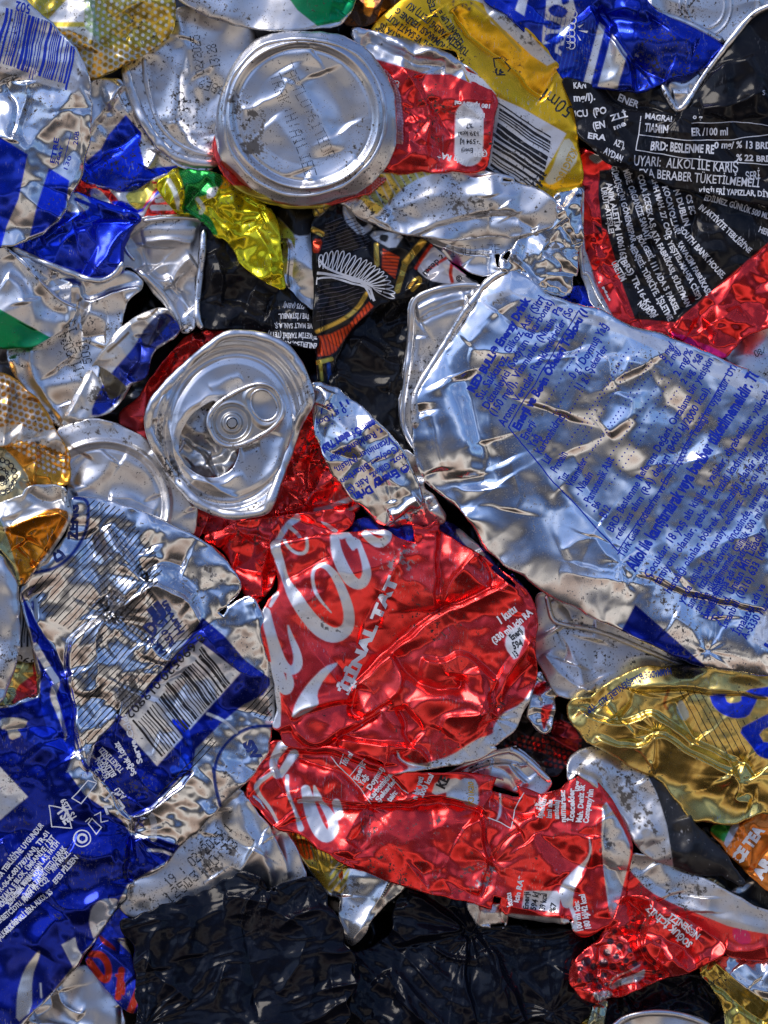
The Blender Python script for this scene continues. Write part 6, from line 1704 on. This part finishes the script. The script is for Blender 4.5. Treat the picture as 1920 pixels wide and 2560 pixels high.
it = can('orange, white and green can with worn white lettering at the right edge', 'D3 1310,505 1400,460 1500,462 1600,412 1740,425 1740,900 1640,845 1520,745 1430,640 1400,600', 52, M_PRINT, seed=171, size=48, amp=10, fine=.4, color=(.74, .20, .02, .6),
         folds=[(T('D3 1500,460 1560,600 1540,740'), 'r', 8, 8), (T('D3 1700,560 1600,700 1560,780'), 'v', 7, 8)],
         prints=[('fill', 'D3 1300,495 1450,440 1410,590 1340,540', (.02, .28, .03, .6)), ('fill', 'D3 1450,470 1500,460 1420,620 1395,585', (.6, .6, .66, .4))])
m = mark(it, 'lettering', I_WHT)
m.text('ICE TEA', W('D3 1480,730'), W('D3 1640,510'), 27, .05).text('AR', W('D3 1620,810'), W('D3 1690,690'), 28, .05)
bs = can('black can with white and gold stripes between the strap fold and the orange can', 'D3 1180,540 1300,480 1400,600 1520,760 1640,850 1740,900 1740,1010 1600,985 1450,880 1300,790 1200,780', 30, M_BLACK, seed=173, size=50, amp=10, color=BLK,
         prints=[('stroke', 'D3 1330,560 1400,570', 8, WHT), ('stroke', 'D3 1345,600 1420,610', 8, WHT), ('stroke', 'D3 1370,640 1430,650', 8, WHT), ('fill', 'D3 1250,800 1330,790 1420,860 1350,870', (.6, .5, .3, .9)), ('fill', 'D3 1430,870 1600,800 1500,890', (.6, .55, .5, .9))])
rb2 = can('silver and red can band slanting down to the right edge under the strap fold',
          'D3 835,655 950,662 1100,728 1280,800 1450,890 1600,980 1740,1015 1740,1240 1650,1265 1560,1282 1430,1252 1390,1210 1200,1120 980,960 790,905 810,780', 62, M_PRINT, seed=175, size=80, amp=9, fine=.35, soft=2, an=1.6, ang=.5, color=(.68, .67, .66, .9), roll=13,
          folds=[(T('D3 840,760 1000,900 1200,980 1400,1060 1659,1120'), 'g', 6, 14), (T('D3 1000,700 1080,830 1100,900'), 'g', 8, 16), (T('D3 1300,900 1300,1000'), 'g', 8, 14), (T('D3 1400,1200 1500,1230 1659,1200'), 'r', 8, 8)],
          prints=[('fill', 'D3 800,700 850,760 950,870 1100,950 1280,1020 1450,1090 1740,1140 1740,1300 1560,1300 1400,1260 1200,1130 960,960 780,920', RED), ('fill', 'D3 1450,1085 1550,1110 1560,1180 1500,1190 1450,1150', PNK)])
db = can('crumpled red can with dark spots and white lettering, lower right',
         'D3 790,905 860,900 950,912 1100,1000 1260,1112 1405,1200 1395,1245 1300,1290 1150,1362 1080,1372 950,1412 800,1482 700,1500 650,1532 560,1502 500,1425 488,1335 550,1250 640,1182 700,1100 760,1020', 80, M_GLOSS, seed=177, extra=fans([(T('D3 660,1440')[0], 13, 70, 1.5), (T('D3 950,1030')[0], 10, 60, 1.3)], 9), size=42, amp=14, fine=.5, soft=1.6, color=RED,
         folds=[(T('D3 960,930 940,1040 890,1180 960,1290 1100,1360'), 's', -15, 14), (T('D3 800,910 950,1040 900,1130'), 'v', 13, 10), (T('D3 960,1050 1000,1180 1150,1350 1390,1220'), 'g', 5, 10), (T('D3 760,1080 830,1180 870,1300'), 'r', 12, 9), (T('D3 650,1190 660,1300 620,1480'), 'v', 12, 9), (T('D3 700,1420 830,1380 1050,1350'), 's', -13, 12), (T('D3 500,1340 600,1460 700,1490'), 'r', 10, 9), (T('D3 560,1270 600,1420'), 'r', 9, 8)],
         prints=[('fill', 'D3 720,1440 760,1400 880,1360 935,1330 920,1400 780,1430 740,1460', PWH), ('fill', 'D3 610,1470 730,1460 740,1490 650,1530', (.6, .6, .64, .6)), ('stroke', 'D3 720,1440 740,1380 830,1350 900,1310', 3, (.7, .6, .5, .5))])
for px_, py_, pr_ in [(705, 1235, 9), (780, 1200, 8), (760, 1258, 7), (580, 1290, 11), (685, 1298, 10), (820, 1283, 6), (740, 1320, 8), (795, 1328, 6), (625, 1320, 8), (600, 1385, 11), (690, 1370, 7), (640, 1400, 6), (870, 1300, 7), (840, 1222, 6), (820, 1083, 4), (860, 1050, 4), (925, 1220, 6), (985, 1298, 5), (985, 1350, 5), (545, 1330, 7), (660, 1440, 7), (1020, 1372, 5), (725, 1170, 8), (750, 1110, 6), (930, 1300, 5), (540, 1400, 6), (900, 1090, 4), (700, 1425, 5)]:
    c_ = W('D3 %d,%d' % (px_, py_))
    db.fill(np.array([(c_[0] + pr_ * 1.2 * math.cos(k), c_[1] + pr_ * 1.2 * math.sin(k)) for k in np.linspace(0, 2 * PI, 12)[:-1]]), (.05, .008, .02, .4), 0)
m = mark(db, 'lettering', I_WHT)
m.text('SOĞUK İÇİNİZ', W('D3 1215,1185'), W('D3 960,945'), 17, .03).text('NEŞENİZİ', W('D3 1260,1130'), W('D3 1090,1000'), 17, .03)
gb = can('gold and silver crumpled can in the lower right corner', 'D3 1245,1330 1330,1272 1430,1258 1560,1290 1740,1235 1740,1740 1420,1740 1400,1560 1340,1450', 54, M_GLOSS, seed=179, size=55, amp=13, fine=.5, color=(.70, .68, .64, .95),
         folds=[(T('D3 1340,1280 1450,1400 1560,1480 1659,1530'), 'r', 10, 10), (T('D3 1260,1350 1420,1500 1659,1659'), 'v', 9, 9), (T('D3 1500,1300 1600,1400'), 'g', 9, 12)],
         prints=[('fill', 'D3 1230,1330 1330,1270 1400,1330 1520,1450 1740,1560 1740,1740 1400,1740 1400,1580 1320,1440', OLIV)])
gb.hatch(T('D3 1250,1330 1330,1280 1520,1450 1740,1560 1740,1640 1500,1520 1380,1450'), 45, 13, 1.6, (.06, .04, .02, .2))
gb.hatch(T('D3 1380,1480 1480,1520 1740,1660 1740,1740 1420,1740'), 70, 16, 1.6, (.2, .1, .05, .4))
rm = can('silver can rim arc at the bottom edge, right of the black plastic bags', 'D3 730,1740 740,1665 850,1608 1000,1588 1150,1605 1300,1650 1330,1740', 46, M_SATIN, body='lid', seed=181, size=100, amp=4, rims=[('D3 735,1720 760,1655 860,1605 1000,1588 1150,1605 1310,1665 1330,1720', 11, 6, .7)])
bt_ = can('narrow green gold can sliver standing at the bottom edge below the spotted red can', 'D3 575,1740 600,1640 635,1530 700,1518 690,1600 670,1740', 40, M_GLOSS, seed=183, size=40, amp=6, color=(.5, .52, .35, .9), folds=[(T('D3 640,1540 620,1700'), 'g', 10, 9)])
g3 = can('dull gold can edge at the bottom edge beside the green gold sliver', 'D3 440,1620 540,1560 600,1560 590,1740 420,1740', 26, M_GLOSS, seed=185, size=40, amp=9, color=(.35, .24, .04, .9))

# ================================================================ bottom
s51 = can('silver can with black dotted date stamp wedged between the huge can and the black bag',
          'D1 700,960 760,835 1000,690 1070,600 1200,480 1390,262 1470,305 1560,400 1640,520 D2 20,265 130,340 250,490 330,620 395,785 320,840 200,880 150,860 60,770 D1 1440,790 1300,880 950,980 780,1030', 58, M_SATIN, seed=187, size=90, amp=7, fine=.3, soft=3,
          folds=[(T('D1 1390,290 1440,480 1540,640 D2 130,600 190,860'), 'g', 15, 14), (T('D1 1300,380 1340,540 1500,640'), 'g', -10, 14), (T('D2 40,300 200,500 300,800'), 'r', 8, 9), (T('D1 740,860 780,960 900,990'), 'g', -9, 12), (T('D1 1220,520 1190,700 1260,800'), 'v', 7, 10), (T('D1 1430,760 1500,620'), 'r', 6, 10)])
m = mark(s51, 'date_stamp', I_BLK)
m.dotted('19 : 02/2025:1', W('D1 1005,850'), W('D1 1390,500'), 24, 1.9).dotted('12503:10:33', W('D1 1010,945'), W('D1 1420,590'), 24, 1.9)
g52 = can('silver triangular can with a gold striped corner below the long red can',
          'D2 250,488 330,492 400,520 460,590 560,670 650,695 880,775 1005,822 960,870 820,965 760,1080 690,1170 650,1195 612,1110 590,1000 600,900 520,885 430,760 330,600', 52, M_GLOSS, seed=189, size=60, amp=8, fine=.4, color=(.66, .65, .63, .85),
          folds=[(T('D2 890,780 800,980 650,1190'), 'r', 10, 9), (T('D2 610,720 600,900'), 'v', 6, 8), (T('D2 420,650 520,600 640,720'), 'r', 9, 9), (T('D2 320,560 450,600'), 'v', 9, 9)],
          prints=[('fill', 'D2 240,480 330,490 470,590 560,670 660,695 620,890 510,880 330,620', (.60, .40, .05, .85)), ('fill', 'D2 540,860 610,890 600,1010 545,960', BLK), ('fill', 'D2 430,780 520,880 520,960 480,900', (.02, .02, .02, .1))])
g52.hatch(T('D2 250,488 400,520 560,670 540,700 400,680 300,560'), 78, 10, 2.8, INK)
g52.hatch(T('D2 540,690 660,700 640,880 520,870'), -52, 15, 4, (.55, .54, .5, .6))
m = mark(g52, 'dotted_line', I_BLK)
for k in range(9):
    m.disc(W('D2 %d,%d' % (898 - 7 * k, 795 + 14 * k)), 1.8)
b53 = can('blue can strip with bold red lettering left of the black bag',
          'D1 570,1200 600,1130 620,1100 700,950 790,1035 725,1150 780,1290 810,1450 832,1560 785,1603 720,1540 600,1400 500,1290', 56, M_PRINT, seed=191, size=48, amp=9, fine=.45, color=BLU,
          folds=[(T('D1 590,1190 680,1260 800,1400'), 'r', 8, 9), (T('D1 720,1150 700,1250'), 'v', 8, 9)],
          prints=[('stroke', 'D1 540,1245 600,1245 645,1310 640,1390 610,1400 530,1290', 18, (.62, .03, .01, .5)), ('stroke', 'D1 720,1340 700,1500', 17, (.62, .03, .01, .5)), ('stroke', 'D1 825,1450 770,1590', 20, (.62, .03, .01, .5)), ('stroke', 'D1 690,1370 740,1420 730,1480', 8, (.62, .03, .01, .5)),
                  ('fill', 'D1 580,1120 680,1200 690,1230 600,1180', (.55, .02, .02, .8)), ('fill', 'D1 680,1150 810,1150 810,1270 760,1230', (.6, .55, .5, .9))])
s54 = can('smooth silver can in the lower left corner', 'D1 90,1740 180,1600 330,1445 490,1290 600,1400 720,1540 745,1740', 42, M_SATIN, seed=193, size=120, amp=6, soft=3, fine=.2,
          folds=[(T('D1 300,1480 320,1560 200,1600'), 'v', 12, 12), (T('D1 330,1430 380,1550 490,1600'), 'r', 9, 7), (T('D1 150,1640 350,1650 560,1700'), 'r', 8, 7), (T('D1 720,1560 725,1700'), 'v', 10, 6)])

# black polythene
def bag(label, poly, z, seed, **kw):
    kw['tilt'] = (0, .07)
    fan_ = kw.pop('extra', None)

    def wrinkles(X, Y):
        ca_, sa_ = math.cos(.35 + seed * .7), math.sin(.35 + seed * .7)
        H = 0
        for q_, (sc_, am_, an_) in enumerate([(85, 24, 3.4), (42, 12, 4.4), (20, 3.5, 4.5)]):
            wob_ = 30 * vnoise(X, Y, 110, seed + q_)
            u_ = (X * ca_ + Y * sa_ + wob_) / an_
            v_ = -X * sa_ + Y * ca_ + wob_
            n_ = vnoise(u_, v_, sc_, seed + 31 * q_)
            msk_ = np.clip(.55 + .9 * vnoise(X, Y, 95, seed + 57 + q_), .05, 1.2)
            H = H + msk_ * am_ * (1 - np.sqrt(n_ * n_ + .0025)) ** 2
            ca_, sa_ = math.cos(1.9 + q_ + seed), math.sin(1.9 + q_ + seed)
        return H + (fan_(X, Y) if fan_ else 0)
    kw['extra'] = wrinkles
    sh = can(label, poly, z, M_BAG, name='plastic_bag', cat='plastic bag', body='film', group='black plastic bags at the bottom edge', seed=seed, color=BLK, **kw)
    return sh


bag('crumpled black plastic bag at the bottom, left of the silver triangle',
    'D1 722,1045 790,1050 850,1010 900,1000 950,950 1040,945 1100,900 1150,915 1200,880 1270,860 1320,815 1380,800 1440,758 1530,790 1600,880 1659,850 D2 130,870 250,850 390,785 455,805 520,900 500,960 560,1010 615,1120 600,1200 690,1260 640,1330 700,1430 610,1520 660,1600 560,1740 D1 800,1740 835,1560 800,1480 825,1380 795,1300 815,1210 780,1150 735,1120', 78, 201, size=90, amp=12, fine=.5, soft=.9, an=2.2, ang=1.25, warp=25,
    extra=fans([(T('D1 860,1660')[0], 24, 190, 2.2), (T('D2 420,810')[0], 18, 150, 2.0), (T('D1 1540,840')[0], 14, 110, 1.8)], 11), folds=[(T('D1 1100,950 1120,1150 1150,1260'), 'g', 10, 14), (T('D1 950,1010 930,1200 950,1350'), 'g', 9, 14), (T('D1 1330,900 1480,900 1600,950'), 'r', 10, 10), (T('D2 100,960 400,1060 380,1250 240,1500'), 'r', 9, 12), (T('D2 0,1000 60,1300 100,1659'), 'v', 9, 12), (T('D1 830,1250 950,1400 1140,1520'), 'r', 8, 9), (T('D2 560,1000 470,1150 400,1400 440,1659'), 'g', 12, 18)])
bag('crumpled black plastic bag at the bottom, right of the silver triangle',
    'D2 600,1200 680,1235 800,1210 920,1100 900,980 1000,830 1200,870 1350,930 1400,1010 1440,1090 1659,1080 D3 200,1100 400,1095 530,1110 700,1090 720,1110 640,1180 560,1250 495,1330 500,1430 560,1510 640,1540 600,1600 430,1740 D2 560,1740', 36, 203, size=95, amp=15, fine=.5, soft=.9, an=2.4, ang=1.2, warp=30,
    extra=fans([(T('D2 640,1200')[0], 22, 170, 2.2), (T('D2 1370,1120')[0], 24, 190, 2.2), (T('D3 600,1100')[0], 20, 170, 2.0), (T('D3 380,1590')[0], 20, 130, 2.0)], 12), folds=[(T('D2 980,860 1250,1000 1360,1130 1100,1150 900,1200'), 's', 12, 20), (T('D2 690,1260 650,1500 640,1659'), 'r', 12, 12), (T('D2 1360,1130 1340,1400 1420,1659'), 's', 12, 14), (T('D2 1440,1120 1560,1400 1600,1659'), 'r', 12, 12), (T('D3 20,1200 130,1450 240,1659'), 'r', 12, 12), (T('D3 480,1340 420,1500 360,1659'), 'g', 12, 14), (T('D2 860,1350 980,1500 1060,1659'), 'r', 9, 10)])
bag('crumpled black plastic sheet under the spotted red can, lower right', 'D3 500,1440 640,1540 800,1490 950,1420 1160,1370 1250,1340 1320,1440 1390,1560 1410,1740 540,1740', 24, 205, size=50, amp=14, fine=.9, soft=.9, an=3, ang=.2, extra=fans([(T('D3 1240,1380')[0], 20, 140, 2.0)], 13), folds=[(T('D3 900,1600 1050,1520 1250,1480'), 'r', 10, 10), (T('D3 1200,1400 1250,1500 1370,1600'), 'r', 10, 10)])

beer.grime(T('C1 640,1000 860,980 880,1300 700,1320 620,1180'), .85, (.06, .05, .04, 0), 9)
beer.grime(T('C1 520,540 760,600 820,760 600,780'), .72)
beer.grime(T('C1 1100,250 1400,480 1380,600 1200,560'), .5)
cola.grime(T('C2 250,280 400,420 700,900 560,900 250,520'), .42, (.09, .08, .08, 0))
cola.grime(T('C2 860,1420 1150,1560 1450,1460 1500,1520 1000,1640'), .65)
cola.grime(T('C2 700,220 1100,260 1000,560 860,480'), .42, (.3, .3, .3, .4))
lr.grime(T('D2 650,400 1450,420 1500,900 700,760'), .36, (.06, .05, .05, 0))
lr.grime(T('D2 1380,680 1560,640 1500,900 1350,900'), .6, (.3, .3, .3, .4))
lr.grime(T('D3 640,440 800,600 760,900 660,700'), .6)
st.grime(T('D3 500,40 900,160 1080,560 1080,720 860,520 640,200'), .62)
st.grime(T('D3 940,200 1250,560 1200,700 1060,420'), .5, (.35, .35, .36, .2))
rb2.grime(T('D3 960,680 1300,820 1659,1000 1659,1080 1200,900 1000,800'), .62)
ls.grime(T('C1 -40,340 100,560 100,900 0,900'), .4)
rb.grime(T('B1 350,1120 700,1080 1000,1400 900,1300 500,1160'), .42)
s51.grime(T('D1 1100,560 1400,480 1500,760 1200,860'), .5)
g52.grime(T('D2 600,720 760,760 700,1000 620,1000'), .58)
od.grime(T('B1 0,800 350,1160 400,1400 200,1300 40,1000'), .42)
gd.grime(T('C3 900,1400 1400,1600 D3 1500,160 1300,120 1000,0'), .38)
rl.grime(T('C1 1300,150 1659,120 1600,400 1300,300'), .4)
db.grime(T('D3 720,1000 1000,960 1000,1200 700,1200'), .45)
# ---------------------------------------------------------------- build everything
for sh in ALL:
    if getattr(sh, 'pending', False):
        sh.obj = sh.build(sh.bodyname, sh.mat, sh.root)
for fn in POST:
    fn()
keys = sorted({k for j in JOBS for k in j[0].keys()})
prepare_texts(keys)
for m, name, sh, mat, off, warp in JOBS:
    m.build(name, sh, mat, sh.root, off, warp)

# ---------------------------------------------------------------- camera
sc = bpy.context.scene
cam = bpy.data.cameras.new('Camera')
cam.sensor_fit = 'HORIZONTAL'
cam.sensor_width = 24
cam.lens = 24 * DIST / (1920 * U)
cam.clip_start = .05
cam.clip_end = 50
co = bpy.data.objects.new('Camera', cam)
co.location = (0, -DIST, MIDZ)
co.rotation_euler = (math.radians(90), 0, 0)
COL.objects.link(co)
sc.camera = co

# ---------------------------------------------------------------- light
SUN_AZ, SUN_EL = math.radians(-50), math.radians(48)     # from the upper left, in front of the bale
sd = Vector((math.sin(SUN_AZ) * math.cos(SUN_EL), -math.cos(SUN_AZ) * math.cos(SUN_EL), math.sin(SUN_EL)))
sl = bpy.data.lights.new('Sun', 'SUN')
sl.energy = SUN_E
sl.angle = math.radians(30)
sl.color = (1, .90, .78)
so = bpy.data.objects.new('Sun', sl)
so.rotation_euler = sd.to_track_quat('Z', 'Y').to_euler()
so.location = (-1, -1, 2)
COL.objects.link(so)

w = bpy.data.worlds.new('World')
sc.world = w
w.use_nodes = True
nt = w.node_tree
N, L = nt.nodes, nt.links
bg = N['Background']
sky = N.new('ShaderNodeTexSky')
sky.sky_type = 'NISHITA'
sky.sun_disc = False
sky.sun_elevation = SUN_EL
sky.sun_rotation = math.pi - SUN_AZ
sky.dust_density = 1.5
tc = N.new('ShaderNodeTexCoord')


def wmath(op, a, b=None, clamp=False):
    n = N.new('ShaderNodeMath')
    n.operation = op
    n.use_clamp = clamp
    for i, v in enumerate((a, b)):
        if v is None:
            continue
        if isinstance(v, (int, float)):
            n.inputs[i].default_value = v
        else:
            L.new(v, n.inputs[i])
    return n.outputs[0]


sp = N.new('ShaderNodeSeparateXYZ')
L.new(tc.outputs['Generated'], sp.inputs[0])
n1 = N.new('ShaderNodeTexNoise')
n1.inputs['Scale'].default_value = 2.0
n1.inputs['Detail'].default_value = 1.5
L.new(tc.outputs['Generated'], n1.inputs['Vector'])
n2 = N.new('ShaderNodeTexNoise')
n2.inputs['Scale'].default_value = 4.0
n2.inputs['Detail'].default_value = 2
L.new(tc.outputs['Generated'], n2.inputs['Vector'])
# added colour bands for the metal to reflect below an uneven skyline, sky above
el = wmath('ADD', sp.outputs[2], wmath('MULTIPLY', wmath('SUBTRACT', n1.outputs[0], .5), .45))
el = wmath('ADD', el, wmath('MULTIPLY', wmath('ABSOLUTE', sp.outputs[0]), .22))
refl_bands = N.new('ShaderNodeValToRGB')
cr = refl_bands.color_ramp
stops = [(0.0, (.02, .018, .017)), (.20, (.06, .05, .045)), (.28, (.55, .40, .32)), (.36, (.95, .88, .80)), (.43, (.18, .165, .16)), (.48, (.06, .06, .07)), (.535, (.045, .075, .17)), (.60, (.09, .16, .36))]
cr.elements[0].position = 0
cr.elements[0].color = (*stops[0][1], 1)
cr.elements[1].position = stops[1][0]
cr.elements[1].color = (*stops[1][1], 1)
for p, c in stops[2:]:
    e = cr.elements.new(p)
    e.color = (*c, 1)
L.new(wmath('MULTIPLY_ADD', el, .5), refl_bands.inputs[0])
refl_bands.inputs[0].links[0].from_node.inputs[2].default_value = .5
SKY_S = .12
ys = N.new('ShaderNodeVectorMath')
ys.operation = 'SCALE'
ys.inputs['Scale'].default_value = 1 / SKY_S
L.new(refl_bands.outputs[0], ys.inputs[0])
# broken cloud in the sky
cl = wmath('MULTIPLY', wmath('SUBTRACT', n2.outputs[0], .52), 7, True)
skc = N.new('ShaderNodeMix')
skc.data_type = 'RGBA'
ci = [q for q in skc.inputs if q.type == 'RGBA']
L.new(wmath('MULTIPLY', cl, .75), skc.inputs[0])
tint = N.new('ShaderNodeVectorMath')
tint.operation = 'MULTIPLY'
tint.inputs[1].default_value = (.73, .91, 1.28)
L.new(sky.outputs[0], tint.inputs[0])
L.new(tint.outputs[0], ci[0])
ci[1].default_value = (7.8, 8.7, 10.9, 1)
mx = N.new('ShaderNodeMix')
mx.data_type = 'RGBA'
ai = [q for q in mx.inputs if q.type == 'RGBA']
edge = wmath('MULTIPLY', wmath('SUBTRACT', el, .22), 9, True)
L.new(edge, mx.inputs[0])
L.new(ys.outputs[0], ai[0])
L.new([o for o in skc.outputs if o.type == 'RGBA'][0], ai[1])
L.new([o for o in mx.outputs if o.type == 'RGBA'][0], bg.inputs[0])
bg.inputs[1].default_value = SKY_S

sc.view_settings.view_transform = 'Standard'
sc.view_settings.look = 'None'
sc.view_settings.exposure = EXPO
sc.view_settings.gamma = 1
sc.view_settings.use_curve_mapping = False
sc.cycles.max_bounces = 6
sc.cycles.glossy_bounces = 5
sc.cycles.diffuse_bounces = 2
sc.cycles.caustics_reflective = False
